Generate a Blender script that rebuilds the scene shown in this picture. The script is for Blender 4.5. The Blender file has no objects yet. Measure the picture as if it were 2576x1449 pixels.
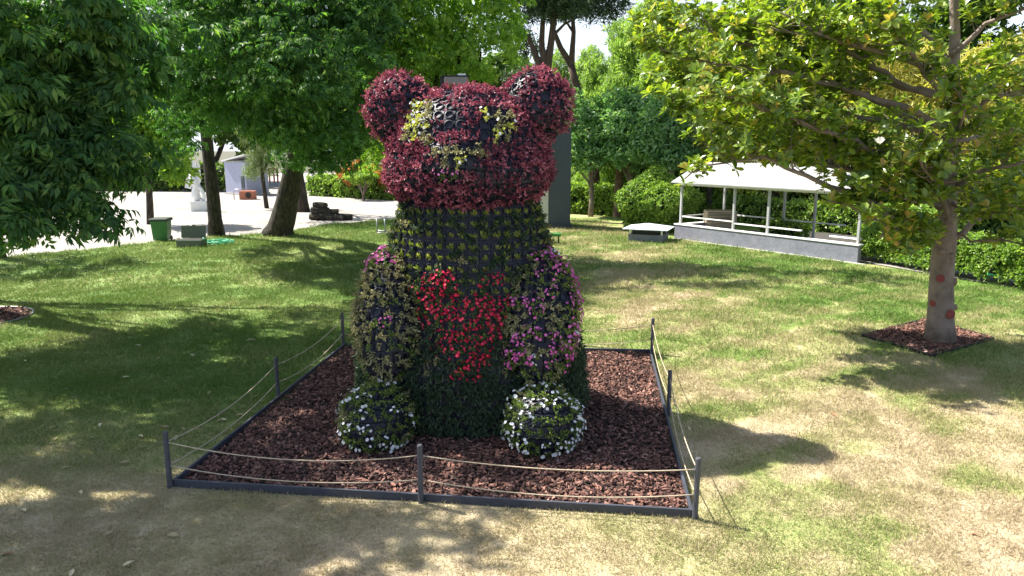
import bpy, math, random
import numpy as np
from mathutils import Vector, Matrix
random.seed(7)
rng = np.random.default_rng(7)
SC = bpy.context.scene
COL = SC.collection
R = math.radians

# ------------------------------------------------------------------ camera, sky, sun, exposure
CAM_H = 4.3; PITCH = R(11.07); FPX = 1860.0
cam_d = bpy.data.cameras.new('camera'); cam = bpy.data.objects.new('camera', cam_d); COL.objects.link(cam)
cam.location = (0, 0, CAM_H); cam.rotation_euler = (R(90) - PITCH, 0, 0)
cam_d.sensor_width = 36; cam_d.lens = 36 * FPX / 2576; cam_d.clip_end = 1500; cam_d.clip_start = .05
SC.camera = cam
SUN = Vector((-.714, .35, 1.0)).normalized()
world = bpy.data.worlds.new('World'); SC.world = world; world.use_nodes = True
nt = world.node_tree; nt.nodes.clear()
sky = nt.nodes.new('ShaderNodeTexSky'); sky.sky_type = 'NISHITA'; sky.sun_disc = False
sky.sun_elevation = math.asin(SUN.z); sky.sun_rotation = math.atan2(SUN.x, SUN.y)
sky.dust_density = 2.0; sky.air_density = 1.0
bg = nt.nodes.new('ShaderNodeBackground'); bg.inputs[1].default_value = .088
wo = nt.nodes.new('ShaderNodeOutputWorld')
# pale haze band: the sky whitens and brightens towards the horizon all round
wg = nt.nodes.new('ShaderNodeNewGeometry'); wsx = nt.nodes.new('ShaderNodeSeparateXYZ'); nt.links.new(wg.outputs['Incoming'], wsx.inputs[0])
wab = nt.nodes.new('ShaderNodeMath'); wab.operation = 'ABSOLUTE'; nt.links.new(wsx.outputs['Z'], wab.inputs[0])
wmr = nt.nodes.new('ShaderNodeMapRange'); wmr.inputs['From Min'].default_value = 0; wmr.inputs['From Max'].default_value = .45
wmr.inputs['To Min'].default_value = .85; wmr.inputs['To Max'].default_value = 0; wmr.interpolation_type = 'SMOOTHSTEP'; nt.links.new(wab.outputs[0], wmr.inputs['Value'])
wmx = nt.nodes.new('ShaderNodeMix'); wmx.data_type = 'RGBA'; nt.links.new(wmr.outputs[0], wmx.inputs[0]); nt.links.new(sky.outputs[0], wmx.inputs[6]); wmx.inputs[7].default_value = (5.6, 6.1, 6.6, 1)
nt.links.new(wmx.outputs[2], bg.inputs[0]); nt.links.new(bg.outputs[0], wo.inputs[0])
sl = bpy.data.lights.new('sun', 'SUN'); sl.energy = 5.0; sl.angle = R(.55); sl.color = (1, .95, .86)
so = bpy.data.objects.new('sun', sl); COL.objects.link(so); so.location = (-30, 15, 40)
so.rotation_euler = SUN.to_track_quat('Z', 'Y').to_euler()
SC.view_settings.view_transform = 'Standard'; SC.view_settings.look = 'None'
SC.view_settings.exposure = 1.42; SC.view_settings.gamma = 1
SC.render.engine = 'CYCLES'
SC.cycles.use_denoising = True
SC.cycles.max_bounces = 7; SC.cycles.diffuse_bounces = 3; SC.cycles.glossy_bounces = 2
SC.cycles.transmission_bounces = 3; SC.cycles.sample_clamp_indirect = 6

def G(u, v, z=0.0):
    a = math.atan((v - 724) / FPX) + PITCH
    D = (CAM_H - z) / math.tan(a)
    return P(u, v, D)
def P(u, v, D):
    a = math.atan((v - 724) / FPX) + PITCH
    z = CAM_H - D * math.tan(a)
    dep = D * math.cos(PITCH) + (CAM_H - z) * math.sin(PITCH)
    return np.array(((u - 1288) / FPX * dep, D, z))
def proj(p):
    p = np.atleast_2d(p)
    dep = p[:, 1] * math.cos(PITCH) + (CAM_H - p[:, 2]) * math.sin(PITCH)
    up = (p[:, 2] - CAM_H) * math.cos(PITCH) + p[:, 1] * math.sin(PITCH)
    return 1288 + FPX * p[:, 0] / dep, 724 - FPX * up / dep

# ------------------------------------------------------------------ materials
def newmat(name):
    m = bpy.data.materials.new(name); m.use_nodes = True
    n = m.node_tree.nodes; b = n['Principled BSDF']; return m, n, m.node_tree.links, b
def c4(c): return (c[0], c[1], c[2], 1)
def ramp(n, stops):
    r = n.new('ShaderNodeValToRGB'); e = r.color_ramp.elements
    while len(e) < len(stops): e.new(.5)
    for k, (p, c) in enumerate(stops): e[k].position = p; e[k].color = c4(c)
    return r
def mat_noise(name, stops, scale=6, detail=6, rough=.8, metal=0, bump=0, bscale=None, spec=.5, bdist=.02, stretch=(1, 1, 1), coord='Object'):
    m, n, l, b = newmat(name)
    tc = n.new('ShaderNodeTexCoord'); mp = n.new('ShaderNodeMapping'); mp.inputs['Scale'].default_value = stretch
    l.new(tc.outputs[coord], mp.inputs[0])
    t = n.new('ShaderNodeTexNoise'); t.inputs['Scale'].default_value = scale; t.inputs['Detail'].default_value = detail
    t.inputs['Roughness'].default_value = .62
    l.new(mp.outputs[0], t.inputs['Vector'])
    r = ramp(n, stops); l.new(t.outputs['Fac'], r.inputs[0]); l.new(r.outputs[0], b.inputs['Base Color'])
    b.inputs['Roughness'].default_value = rough; b.inputs['Metallic'].default_value = metal
    b.inputs['Specular IOR Level'].default_value = spec
    if bump:
        t2 = n.new('ShaderNodeTexNoise'); t2.inputs['Scale'].default_value = bscale or scale * 4; t2.inputs['Detail'].default_value = 5
        l.new(mp.outputs[0], t2.inputs['Vector'])
        bp = n.new('ShaderNodeBump'); bp.inputs['Strength'].default_value = bump; bp.inputs['Distance'].default_value = bdist
        l.new(t2.outputs['Fac'], bp.inputs['Height']); l.new(bp.outputs[0], b.inputs['Normal'])
    return m
def vary(c, d=.18):
    return [(.25, tuple(x * (1 - d) for x in c)), (.75, tuple(x * (1 + d) for x in c))]
def mat_leaf(name, stops, trans=.35, tcol=None, rough=.5, spec=.35, inst=False, clump=.25):
    m, n, l, b = newmat(name)
    a = n.new('ShaderNodeAttribute'); a.attribute_name = 'rnd'
    tc = n.new('ShaderNodeNewGeometry')
    t = n.new('ShaderNodeTexNoise'); t.inputs['Scale'].default_value = .9; t.inputs['Detail'].default_value = 2
    l.new(tc.outputs['Position'], t.inputs['Vector'])
    mm = n.new('ShaderNodeMath'); mm.operation = 'MULTIPLY_ADD'; l.new(t.outputs['Fac'], mm.inputs[0]); mm.inputs[1].default_value = clump * 2; mm.inputs[2].default_value = -clump
    ad = n.new('ShaderNodeMath'); ad.operation = 'ADD'; l.new(a.outputs['Fac'], ad.inputs[0]); l.new(mm.outputs[0], ad.inputs[1])
    r = ramp(n, stops); l.new(ad.outputs[0], r.inputs[0]); l.new(r.outputs[0], b.inputs['Base Color'])
    b.inputs['Roughness'].default_value = rough; b.inputs['Specular IOR Level'].default_value = spec
    if trans > 0:
        tr = n.new('ShaderNodeBsdfTranslucent')
        mx = n.new('ShaderNodeMix'); mx.data_type = 'RGBA'; mx.blend_type = 'MULTIPLY'; mx.inputs[0].default_value = 1
        l.new(r.outputs[0], mx.inputs[6]); mx.inputs[7].default_value = c4(tcol or (1.6, 1.7, .8))
        l.new(mx.outputs[2], tr.inputs[0])
        ms = n.new('ShaderNodeMixShader'); ms.inputs[0].default_value = trans
        o = n['Material Output']; l.new(b.outputs[0], ms.inputs[1]); l.new(tr.outputs[0], ms.inputs[2]); l.new(ms.outputs[0], o.inputs[0])
    return m

M = {}
M['cup'] = mat_noise('black_plastic', [(.3, (.012, .013, .022)), (.7, (.026, .027, .044))], 9, 3, .5, spec=.35)
M['shell'] = mat_noise('black_fabric', [(.3, (.005, .006, .007)), (.7, (.014, .014, .017))], 12, 4, .75)
M['red_leaf'] = mat_leaf('burgundy_leaf', [(0, (.045, .012, .024)), (.4, (.22, .050, .085)), (.75, (.45, .14, .185)), (1, (.60, .28, .32))], .22, (1.4, .9, 1.0), .45, .3)
M['green_leaf'] = mat_leaf('olive_green_leaf', [(0, (.10, .13, .03)), (.6, (.22, .27, .06)), (1, (.33, .34, .12))], .3)
M['dry_leaf'] = mat_leaf('wilted_leaf', [(0, (.12, .12, .05)), (.5, (.31, .30, .14)), (1, (.52, .48, .27))], .25, (1.2, 1.1, .8), .7)
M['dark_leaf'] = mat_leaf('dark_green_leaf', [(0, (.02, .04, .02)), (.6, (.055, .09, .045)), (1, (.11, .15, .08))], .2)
M['yellow_leaf'] = mat_leaf('yellow_leaf', [(0, (.40, .42, .06)), (1, (.72, .74, .2))], .3, (1.2, 1.2, .8))
M['foot_leaf'] = mat_leaf('flower_foliage', [(0, (.06, .11, .025)), (.6, (.17, .24, .05)), (1, (.34, .38, .10))], .3)
M['white_petal'] = mat_leaf('white_petal', [(0, (.78, .80, .84)), (1, (.92, .93, .95))], .25, (1, 1, 1))
M['pink_petal'] = mat_leaf('pink_petal', [(0, (.62, .06, .36)), (1, (.85, .25, .58))], .25, (1.1, .9, 1.1))
M['red_petal'] = mat_leaf('red_petal', [(0, (.42, .004, .035)), (1, (.78, .012, .085))], .25, (1.2, .6, .8))
M['petal_eye'] = mat_noise('pale_petal_eye', vary((.8, .7, .72)), 5)
M['mulch_base'] = mat_noise('mulch_soil', [(.3, (.02, .012, .010)), (.7, (.055, .03, .024))], 20, 6, .95, bump=.6)
M['chip'] = mat_leaf('bark_chip', [(0, (.040, .024, .020)), (.4, (.115, .056, .044)), (.7, (.22, .105, .076)), (.93, (.34, .19, .145)), (1, (.52, .41, .34))], 0, rough=.8, spec=.3, clump=.12)
M['edging'] = mat_noise('slate_painted_board', vary((.045, .050, .068), .25), 5, 6, .55, bump=.15)
M['post'] = mat_noise('grey_painted_post', [(.3, (.045, .047, .06)), (.7, (.095, .096, .11))], 8, 6, .6, bump=.3, stretch=(6, 6, 1))
M['rope'] = mat_noise('jute_rope', [(.3, (.36, .28, .19)), (.7, (.56, .47, .35))], 60, 3, .9)
M['bark_dark'] = mat_noise('furrowed_dark_bark', [(.3, (.012, .010, .008)), (.5, (.042, .034, .026)), (.75, (.12, .095, .07))], 4, 8, .92, bump=1, bscale=7, bdist=.12, stretch=(2.2, 2.2, .5))  # dark bark, deepened further to stand in for shade missing on the trunks
M['bark_mag'] = mat_noise('smooth_grey_tan_bark', [(.3, (.13, .10, .08)), (.5, (.21, .165, .135)), (.8, (.31, .25, .205))], 4, 8, .85, bump=.8, bscale=14, bdist=.03, stretch=(1, 1, .8))
M['cut_wound'] = mat_noise('red_wound_sealant', vary((.20, .026, .02)), 9, rough=.5)
M['bark_pine'] = mat_noise('brown_pine_bark', [(.3, (.035, .024, .018)), (.7, (.13, .085, .06))], 5, 7, .9, bump=.8, bscale=9, bdist=.08, stretch=(2, 2, .5))
M['elder'] = mat_leaf('box_elder_leaf', [(0, (.034, .088, .030)), (.5, (.082, .18, .054)), (.85, (.16, .28, .072)), (1, (.28, .37, .10))], .4, (1.35, 1.7, .6), .5, .3)
M['lime'] = mat_leaf('bright_green_leaf', [(0, (.09, .19, .03)), (.5, (.20, .35, .055)), (1, (.40, .50, .10))], .5, (1.4, 1.5, .5))
M['yellow_tree'] = mat_leaf('yellow_green_needle', [(0, (.24, .27, .05)), (.5, (.46, .46, .11)), (1, (.66, .62, .22))], .45, (1.3, 1.2, .6))
M['mag'] = mat_leaf('magnolia_leaf', [(0, (.06, .12, .02)), (.4, (.17, .26, .04)), (.75, (.31, .40, .06)), (.92, (.45, .42, .08)), (1, (.50, .32, .08))], .42, (1.4, 1.4, .4), .27, .6, clump=.12)
M['broad'] = mat_leaf('glossy_broadleaf', [(0, (.07, .16, .045)), (.5, (.18, .34, .12)), (1, (.42, .56, .33))], .38, (1.3, 1.5, .6), .34, .6)
M['conifer'] = mat_leaf('conifer_needle', [(0, (.07, .15, .03)), (.5, (.19, .30, .07)), (1, (.34, .44, .13))], .45)
M['pine'] = mat_leaf('stone_pine_needle', [(0, (.018, .038, .018)), (.6, (.05, .085, .04)), (1, (.10, .15, .07))], .25)
M['weep'] = mat_leaf('greyish_weeping_leaf', [(0, (.08, .12, .05)), (.6, (.19, .25, .11)), (1, (.32, .37, .18))], .35)
M['hedge'] = mat_leaf('hedge_leaf', [(0, (.07, .15, .025)), (.5, (.18, .29, .055)), (1, (.34, .45, .10))], .42, rough=.4, spec=.45)
M['orange'] = mat_leaf('orange_leaf', [(0, (.40, .17, .05)), (1, (.65, .32, .12))], .3, (1.2, 1, .7))
M['farleaf'] = mat_leaf('far_tree_leaf', [(0, (.035, .08, .02)), (.6, (.09, .16, .035)), (1, (.20, .28, .06))], .42)
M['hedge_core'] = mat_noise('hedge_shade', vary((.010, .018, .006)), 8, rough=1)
M['white'] = mat_noise('white_paint', vary((.80, .80, .79), .04), 3, 5, .45)
M['postpaint'] = mat_noise('weathered_white_paint', vary((.40, .40, .40), .08), 3, 5, .5)
M['white_stone'] = mat_noise('white_stone', vary((.80, .80, .80), .05), 5, 6, .75, bump=.3)
M['greywall'] = mat_noise('grey_blue_render', [(.3, (.145, .15, .19)), (.7, (.225, .23, .275))], 2.5, 7, .85, bump=.5, bscale=10)
M['slate'] = mat_noise('dark_slate_paint', vary((.045, .058, .072), .12), 2, 4, .6)
M['beige'] = mat_noise('beige_panel', vary((.52, .50, .45), .08), 2, 4, .6)
M['cooler'] = mat_noise('tan_cooler_plastic', vary((.36, .29, .20), .1), 4, 4, .55)
M['black'] = mat_noise('matt_black', vary((.012, .012, .013), .2), 5, 3, .6)
M['darkfloor'] = mat_noise('dark_patio_floor', vary((.055, .05, .045), .3), 1.5, 6, .8)
M['bin'] = mat_noise('green_bin_plastic', vary((.035, .16, .035), .1), 5, 4, .45)
M['binlid'] = mat_noise('dark_green_plastic', vary((.018, .035, .02), .2), 5, 4, .5)
M['boxgreen'] = mat_noise('grey_green_plastic', vary((.10, .12, .085), .12), 5, 4, .6)
M['hose'] = mat_noise('green_hose_rubber', vary((.07, .42, .24), .1), 8, 3, .45)
M['kiosk'] = mat_noise('lavender_grey_panel', vary((.36, .38, .50), .06), 3, 4, .6)
M['brickred'] = mat_noise('red_brick', vary((.42, .15, .09), .15), 6, 4, .8)
M['pipe'] = mat_noise('grey_steel_pipe', vary((.35, .36, .37), .1), 6, 3, .4, metal=.5)
M['red'] = mat_noise('red_paint', vary((.5, .03, .03), .1), 5, 3, .5)
M['palm'] = mat_noise('palm_trunk', [(.3, (.09, .055, .035)), (.7, (.26, .17, .11))], 6, 5, .9, bump=.8)
M['lamp'] = mat_noise('taupe_lamp_housing', vary((.20, .19, .17), .1), 4, 3, .5)
M['steel'] = mat_noise('dark_lattice_steel', vary((.035, .037, .045), .1), 4, 3, .5)
M['leaf_fallen'] = mat_leaf('fallen_leaf', [(0, (.35, .27, .13)), (.5, (.55, .46, .26)), (1, (.75, .68, .45))], .15, (1, 1, 1), .7)
M['leaf_fallen_brown'] = mat_leaf('brown_fallen_leaf', [(0, (.20, .09, .05)), (1, (.36, .17, .09))], .1, (1, 1, 1), .7)
M['soil'] = mat_noise('park_soil', [(.3, (.05, .055, .03)), (.7, (.12, .11, .07))], .6, 8, .95)
M['magflower'] = mat_leaf('magnolia_petal', [(0, (.8, .76, .66)), (1, (.9, .88, .82))], .3, (1, 1, 1))
M['awning'] = mat_noise('white_roof_sheet', vary((.30, .30, .295), .10), 1.2, 6, .6, bump=.05)
M['bluelid'] = mat_noise('pale_blue_grey_sheet', vary((.60, .64, .70), .05), 2, 5, .5)

# gravel plaza
m, n, l, b = newmat('pale_gravel')
g = n.new('ShaderNodeNewGeometry')
t1 = n.new('ShaderNodeTexNoise'); t1.inputs['Scale'].default_value = .35; t1.inputs['Detail'].default_value = 8; t1.inputs['Roughness'].default_value = .7
t2 = n.new('ShaderNodeTexNoise'); t2.inputs['Scale'].default_value = 14; t2.inputs['Detail'].default_value = 6
for t in (t1, t2): l.new(g.outputs['Position'], t.inputs['Vector'])
r1 = ramp(n, [(.3, (.24, .215, .185)), (.5, (.335, .31, .28)), (.72, (.40, .375, .345))]); l.new(t1.outputs['Fac'], r1.inputs[0])
r2 = ramp(n, [(.3, (.78, .78, .78)), (.7, (1, 1, 1))]); l.new(t2.outputs['Fac'], r2.inputs[0])
mx = n.new('ShaderNodeMix'); mx.data_type = 'RGBA'; mx.blend_type = 'MULTIPLY'; mx.inputs[0].default_value = 1
l.new(r1.outputs[0], mx.inputs[6]); l.new(r2.outputs[0], mx.inputs[7]); l.new(mx.outputs[2], b.inputs['Base Color']); b.inputs['Roughness'].default_value = .95
M['gravel'] = m

# grass: straw <-> green from the 'green' attribute
def grassmat(name, blades):
    m, n, l, b = newmat(name)
    a = n.new('ShaderNodeAttribute'); a.attribute_name = 'green'
    if blades: a.attribute_type = 'INSTANCER'
    g = n.new('ShaderNodeNewGeometry')
    t1 = n.new('ShaderNodeTexNoise'); t1.inputs['Scale'].default_value = 7; t1.inputs['Detail'].default_value = 7; t1.inputs['Roughness'].default_value = .7
    l.new(g.outputs['Position'], t1.inputs['Vector'])
    ma = n.new('ShaderNodeMath'); ma.operation = 'MULTIPLY_ADD'; l.new(t1.outputs['Fac'], ma.inputs[0]); ma.inputs[1].default_value = .5; ma.inputs[2].default_value = -.25
    ad = n.new('ShaderNodeMath'); ad.operation = 'ADD'; l.new(a.outputs['Fac'], ad.inputs[0]); l.new(ma.outputs[0], ad.inputs[1])
    add = ad
    if blades:
        a2 = n.new('ShaderNodeAttribute'); a2.attribute_name = 'rnd'
        m2 = n.new('ShaderNodeMath'); m2.operation = 'MULTIPLY_ADD'; l.new(a2.outputs['Fac'], m2.inputs[0]); m2.inputs[1].default_value = .8; m2.inputs[2].default_value = -.4
        ad2 = n.new('ShaderNodeMath'); ad2.operation = 'ADD'; l.new(ad.outputs[0], ad2.inputs[0]); l.new(m2.outputs[0], ad2.inputs[1]); add = ad2
    r = ramp(n, [(0, (.49, .405, .265)), (.3, (.44, .39, .21)), (.55, (.35, .365, .145)), (.8, (.19, .275, .06)), (1, (.125, .22, .04))])
    l.new(add.outputs[0], r.inputs[0])
    t3 = n.new('ShaderNodeTexNoise'); t3.inputs['Scale'].default_value = 38; t3.inputs['Detail'].default_value = 5
    l.new(g.outputs['Position'], t3.inputs['Vector'])
    rr = ramp(n, [(.3, (.55, .52, .5)), (.65, (1, 1, 1))]); l.new(t3.outputs['Fac'], rr.inputs[0])
    mx = n.new('ShaderNodeMix'); mx.data_type = 'RGBA'; mx.blend_type = 'MULTIPLY'; mx.inputs[0].default_value = .15 if blades else .8
    l.new(r.outputs[0], mx.inputs[6]); l.new(rr.outputs[0], mx.inputs[7]); l.new(mx.outputs[2], b.inputs['Base Color'])
    b.inputs['Roughness'].default_value = .75; b.inputs['Specular IOR Level'].default_value = .25
    if blades:
        tr = n.new('ShaderNodeBsdfTranslucent'); l.new(r.outputs[0], tr.inputs[0])
        ms = n.new('ShaderNodeMixShader'); ms.inputs[0].default_value = .3
        o = n['Material Output']; l.new(b.outputs[0], ms.inputs[1]); l.new(tr.outputs[0], ms.inputs[2]); l.new(ms.outputs[0], o.inputs[0])
    else:
        bp = n.new('ShaderNodeBump'); bp.inputs['Strength'].default_value = .8; bp.inputs['Distance'].default_value = .03
        l.new(t3.outputs['Fac'], bp.inputs['Height']); l.new(bp.outputs[0], b.inputs['Normal'])
    return m
M['lawn'] = grassmat('lawn_turf', False); M['blade'] = grassmat('grass_blade', True)

# ------------------------------------------------------------------ mesh helpers
def mesh_np(name, V, Fs, mats, midx=None, rnd=None, smooth=False):
    me = bpy.data.meshes.new(name)
    V = np.asarray(V, dtype=np.float32).reshape(-1, 3)
    if isinstance(Fs, np.ndarray): Fs = [Fs]
    Fs = [np.asarray(f, dtype=np.int32) for f in Fs if len(f)]
    loops = np.concatenate([f.ravel() for f in Fs]); tot = np.concatenate([np.full(len(f), f.shape[1], np.int32) for f in Fs])
    start = np.concatenate([[0], np.cumsum(tot)[:-1]]).astype(np.int32)
    me.vertices.add(len(V)); me.vertices.foreach_set('co', V.ravel())
    me.loops.add(len(loops)); me.loops.foreach_set('vertex_index', loops)
    me.polygons.add(len(tot)); me.polygons.foreach_set('loop_start', start)
    if midx is not None: me.polygons.foreach_set('material_index', np.asarray(midx, dtype=np.int32))
    me.polygons.foreach_set('use_smooth', np.full(len(tot), smooth))
    for mt in (mats if isinstance(mats, (list, tuple)) else [mats]): me.materials.append(M[mt])
    if rnd is not None:
        at = me.attributes.new('rnd', 'FLOAT', 'FACE'); at.data.foreach_set('value', np.asarray(rnd, dtype=np.float32))
    me.update(calc_edges=True); me.validate()
    return me
def link(name, me, parent=None, label=None, cat=None, kind=None, group=None):
    o = bpy.data.objects.new(name, me); COL.objects.link(o)
    if parent is not None:
        o.parent = parent
        o.matrix_parent_inverse = ORIG[parent.name]
        ORIG[o.name] = Matrix()
        if o.matrix_parent_inverse != Matrix(): ORIG[o.name] = Matrix()
    else: ORIG[o.name] = Matrix()
    if label: o['label'] = label
    if cat: o['category'] = cat
    if kind: o['kind'] = kind
    if group: o['group'] = group
    return o
ORIG = {}
def thing(name, label, cat, loc=(0, 0, 0), group=None):
    o = bpy.data.objects.new(name, None); COL.objects.link(o); o.location = loc; o.empty_display_size = .3
    ORIG[o.name] = Matrix.Translation(-Vector(loc))
    o['label'] = label; o['category'] = cat
    if group: o['group'] = group
    return o

class MB:
    def __init__(s): s.V = []; s.F = {3: [], 4: []}; s.mi = {3: [], 4: []}; s.n = 0
    def add(s, V, F, mi=0):
        V = np.asarray(V, float).reshape(-1, 3)
        for f in F:
            k = len(f)
            if k > 4:
                for j in range(1, k - 1): s.F[3].append((f[0] + s.n, f[j] + s.n, f[j + 1] + s.n)); s.mi[3].append(mi)
            else: s.F[k].append(tuple(x + s.n for x in f)); s.mi[k].append(mi)
        s.V.append(V); s.n += len(V); return s
    def box(s, c, d, rz=0, mi=0, tilt=None, taper=1.0):
        x, y, z = d[0] / 2, d[1] / 2, d[2] / 2
        V = np.array([(-x, -y, -z), (x, -y, -z), (x, y, -z), (-x, y, -z), (-x * taper, -y * taper, z), (x * taper, -y * taper, z), (x * taper, y * taper, z), (-x * taper, y * taper, z)])
        if tilt is not None: V = V @ np.array(tilt).T
        cs, sn = math.cos(rz), math.sin(rz)
        V = V @ np.array([(cs, sn, 0), (-sn, cs, 0), (0, 0, 1)]) + np.array(c)
        return s.add(V, [(0, 3, 2, 1), (4, 5, 6, 7), (0, 1, 5, 4), (1, 2, 6, 5), (2, 3, 7, 6), (3, 0, 4, 7)], mi)
    def bar(s, a, b, w, h=None, mi=0):
        a = np.array(a, float); b = np.array(b, float); h = h or w
        d = b - a; L = np.linalg.norm(d); d /= L
        up = np.array((0, 0, 1.)) if abs(d[2]) < .95 else np.array((0, 1., 0))
        x = np.cross(d, up); x /= np.linalg.norm(x); y = np.cross(x, d)
        V = []
        for e in (a, b):
            for sx, sy in ((-1, -1), (1, -1), (1, 1), (-1, 1)): V.append(e + x * sx * w / 2 + y * sy * h / 2)
        return s.add(V, [(0, 3, 2, 1), (4, 5, 6, 7), (0, 1, 5, 4), (1, 2, 6, 5), (2, 3, 7, 6), (3, 0, 4, 7)], mi)
    def tube(s, pts, rad, seg=8, mi=0, cap=True, wob=0):
        pts = np.array(pts, float); n = len(pts); rad = np.full(n, rad) if np.isscalar(rad) else np.array(rad, float)
        V = []; ref = None
        for k in range(n):
            d = pts[min(k + 1, n - 1)] - pts[max(k - 1, 0)]; d /= np.linalg.norm(d) + 1e-9
            if ref is None: ref = np.array((1., 0, 0)) if abs(d[0]) < .9 else np.array((0, 1., 0))
            x = ref - d * (ref @ d); x /= np.linalg.norm(x); ref = x; y = np.cross(d, x)
            for j in range(seg):
                a = 2 * math.pi * j / seg
                rr = rad[k] * (1 + (wob * random.uniform(-1, 1) if wob else 0))
                V.append(pts[k] + (x * math.cos(a) + y * math.sin(a)) * rr)
        F = [(k * seg + j, k * seg + (j + 1) % seg, (k + 1) * seg + (j + 1) % seg, (k + 1) * seg + j) for k in range(n - 1) for j in range(seg)]
        if cap: F.append(tuple(range(seg - 1, -1, -1))); F.append(tuple((n - 1) * seg + j for j in range(seg)))
        return s.add(V, F, mi)
    def lathe(s, prof, c=(0, 0, 0), seg=16, mi=0, sx=1, sy=1):
        V = []; n = len(prof)
        for r_, z in prof:
            for j in range(seg):
                a = 2 * math.pi * j / seg; V.append((c[0] + r_ * sx * math.cos(a), c[1] + r_ * sy * math.sin(a), c[2] + z))
        F = [(k * seg + j, k * seg + (j + 1) % seg, (k + 1) * seg + (j + 1) % seg, (k + 1) * seg + j) for k in range(n - 1) for j in range(seg)]
        F.append(tuple(range(seg - 1, -1, -1))); F.append(tuple((n - 1) * seg + j for j in range(seg)))
        return s.add(V, F, mi)
    def build(s, name, mats, parent=None, smooth=False, bevel=0, **kw):
        F = [np.array(s.F[k], dtype=np.int32) for k in (3, 4) if s.F[k]]
        mi = [x for k in (3, 4) for x in s.mi[k]]
        me = mesh_np(name, np.concatenate(s.V), F, mats, mi, smooth=smooth)
        o = link(name, me, parent, **kw)
        if bevel:
            bv = o.modifiers.new('b', 'BEVEL'); bv.width = bevel; bv.segments = 2; bv.limit_method = 'ANGLE'
        return o

# ------------------------------------------------------------------ leaf templates (triangles only): (V, F, matindex, rnd)
def kite(L, W, fold=.25, tipdrop=0.):
    V = np.array([(0, 0, 0), (-W / 2, L * .4, W * fold), (0, L, -tipdrop * L), (W / 2, L * .4, W * fold)]); return V, np.array([(0, 1, 2), (0, 2, 3)])
def leaf8(L, W, fold=.2, curl=.2):
    V = [(0, 0, 0)]
    for y, w in ((.38, .85), (.72, .9)):
        z = -curl * L * y * y
        V += [(-W / 2 * w, L * y, z + W * fold), (0, L * y, z), (W / 2 * w, L * y, z + W * fold)]
    V.append((0, L, -curl * L))
    return np.array(V), np.array([(0, 1, 2), (0, 2, 3), (1, 4, 5), (1, 5, 2), (2, 5, 6), (2, 6, 3), (4, 7, 5), (5, 7, 6)])
def frame(d, roll=None, up=(0, 0, 1)):
    """columns x, y(dir), z for arrays of directions; leaves lie along y and face z"""
    d = np.atleast_2d(d).astype(float); d /= np.linalg.norm(d, axis=1)[:, None] + 1e-9
    up = np.broadcast_to(np.array(up, float), d.shape)
    x = np.cross(d, up); nn = np.linalg.norm(x, axis=1)
    bad = nn < 1e-3; x[bad] = (1, 0, 0); nn[bad] = 1; x /= nn[:, None]
    z = np.cross(x, d)
    if roll is not None:
        c, s_ = np.cos(roll)[:, None], np.sin(roll)[:, None]
        x, z = x * c + z * s_, z * c - x * s_
    return np.stack([x, d, z], axis=2)
class TP:
    def __init__(s): s.V = []; s.F = []; s.mi = []; s.r = []; s.n = 0
    def add(s, VF, rot, pos, mi=0, r=None, sc=1.0):
        V, F = VF; V = (V * sc) @ np.asarray(rot).T + np.asarray(pos)
        s.V.append(V); s.F.append(F + s.n); s.mi.append(np.full(len(F), mi)); s.r.append(np.full(len(F), random.random() if r is None else r)); s.n += len(V)
    def done(s): return (np.concatenate(s.V), np.concatenate(s.F), np.concatenate(s.mi), np.concatenate(s.r))
def scatter(tps, which, Ms, T, S, rs, spread=.5):
    """many copies of templates -> arrays"""
    Vo, Fo, Mo, Ro = [], [], [], []; n = 0
    for k, (V, F, mi, r) in enumerate(tps):
        idx = np.nonzero(which == k)[0]
        if not len(idx): continue
        VV = np.einsum('nij,vj->nvi', Ms[idx] * S[idx][:, None, None], V) + T[idx][:, None, :]
        FF = F[None] + (np.arange(len(idx)) * len(V))[:, None, None] + n
        Vo.append(VV.reshape(-1, 3)); Fo.append(FF.reshape(-1, 3)); n += len(idx) * len(V)
        Mo.append(np.tile(mi, len(idx))); Ro.append((r[None] * spread + rs[idx][:, None] * (1 - spread)).ravel())
    return np.concatenate(Vo), np.concatenate(Fo), np.concatenate(Mo), np.concatenate(Ro)
def rdir(n, zmin=-1., zmax=1.):
    z = rng.uniform(zmin, zmax, n); a = rng.uniform(0, 2 * math.pi, n); s_ = np.sqrt(1 - z * z)
    return np.stack([s_ * np.cos(a), s_ * np.sin(a), z], 1)

def tp_cluster(n, L, W, droop=0., fold=.3, spread=1., eight=False):
    t = TP()
    for k in range(n):
        d = rdir(1, -.3, 1)[0]; d[2] = d[2] * spread - droop
        f = frame(d, rng.uniform(-.8, .8, 1))[0]
        t.add((leaf8 if eight else kite)(L * random.uniform(.75, 1.2), W * random.uniform(.8, 1.2), fold), f, rng.normal(0, L * .35, 3))
    return t.done()
def tp_elder():
    t = TP()
    nl = random.randint(5, 7)
    for k in range(nl):
        a = 2 * math.pi * (k + random.uniform(-.3, .3)) / nl
        e = random.uniform(.1, .5); L = random.uniform(.16, .30)
        h = np.array((math.cos(a), math.sin(a), 0))
        base = h * .04; tip = h * L + np.array((0, 0, e * L - .04))
        for j, (tt, side) in enumerate(((.55, -1), (.55, 1), (.85, -1), (.85, 1), (1, 0))):
            p = base + (tip - base) * tt + np.array((0, 0, -.06 * tt))
            sd = np.array((-h[1], h[0], 0)) * side
            d = h * .55 + sd * .65 + np.array((0, 0, -.75 + random.uniform(-.25, .25)))
            f = frame(d, np.array([random.uniform(-.4, .4)]))[0]
            t.add(kite(random.uniform(.13, .20), random.uniform(.05, .07), .22), f, p)
    return t.done()
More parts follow.
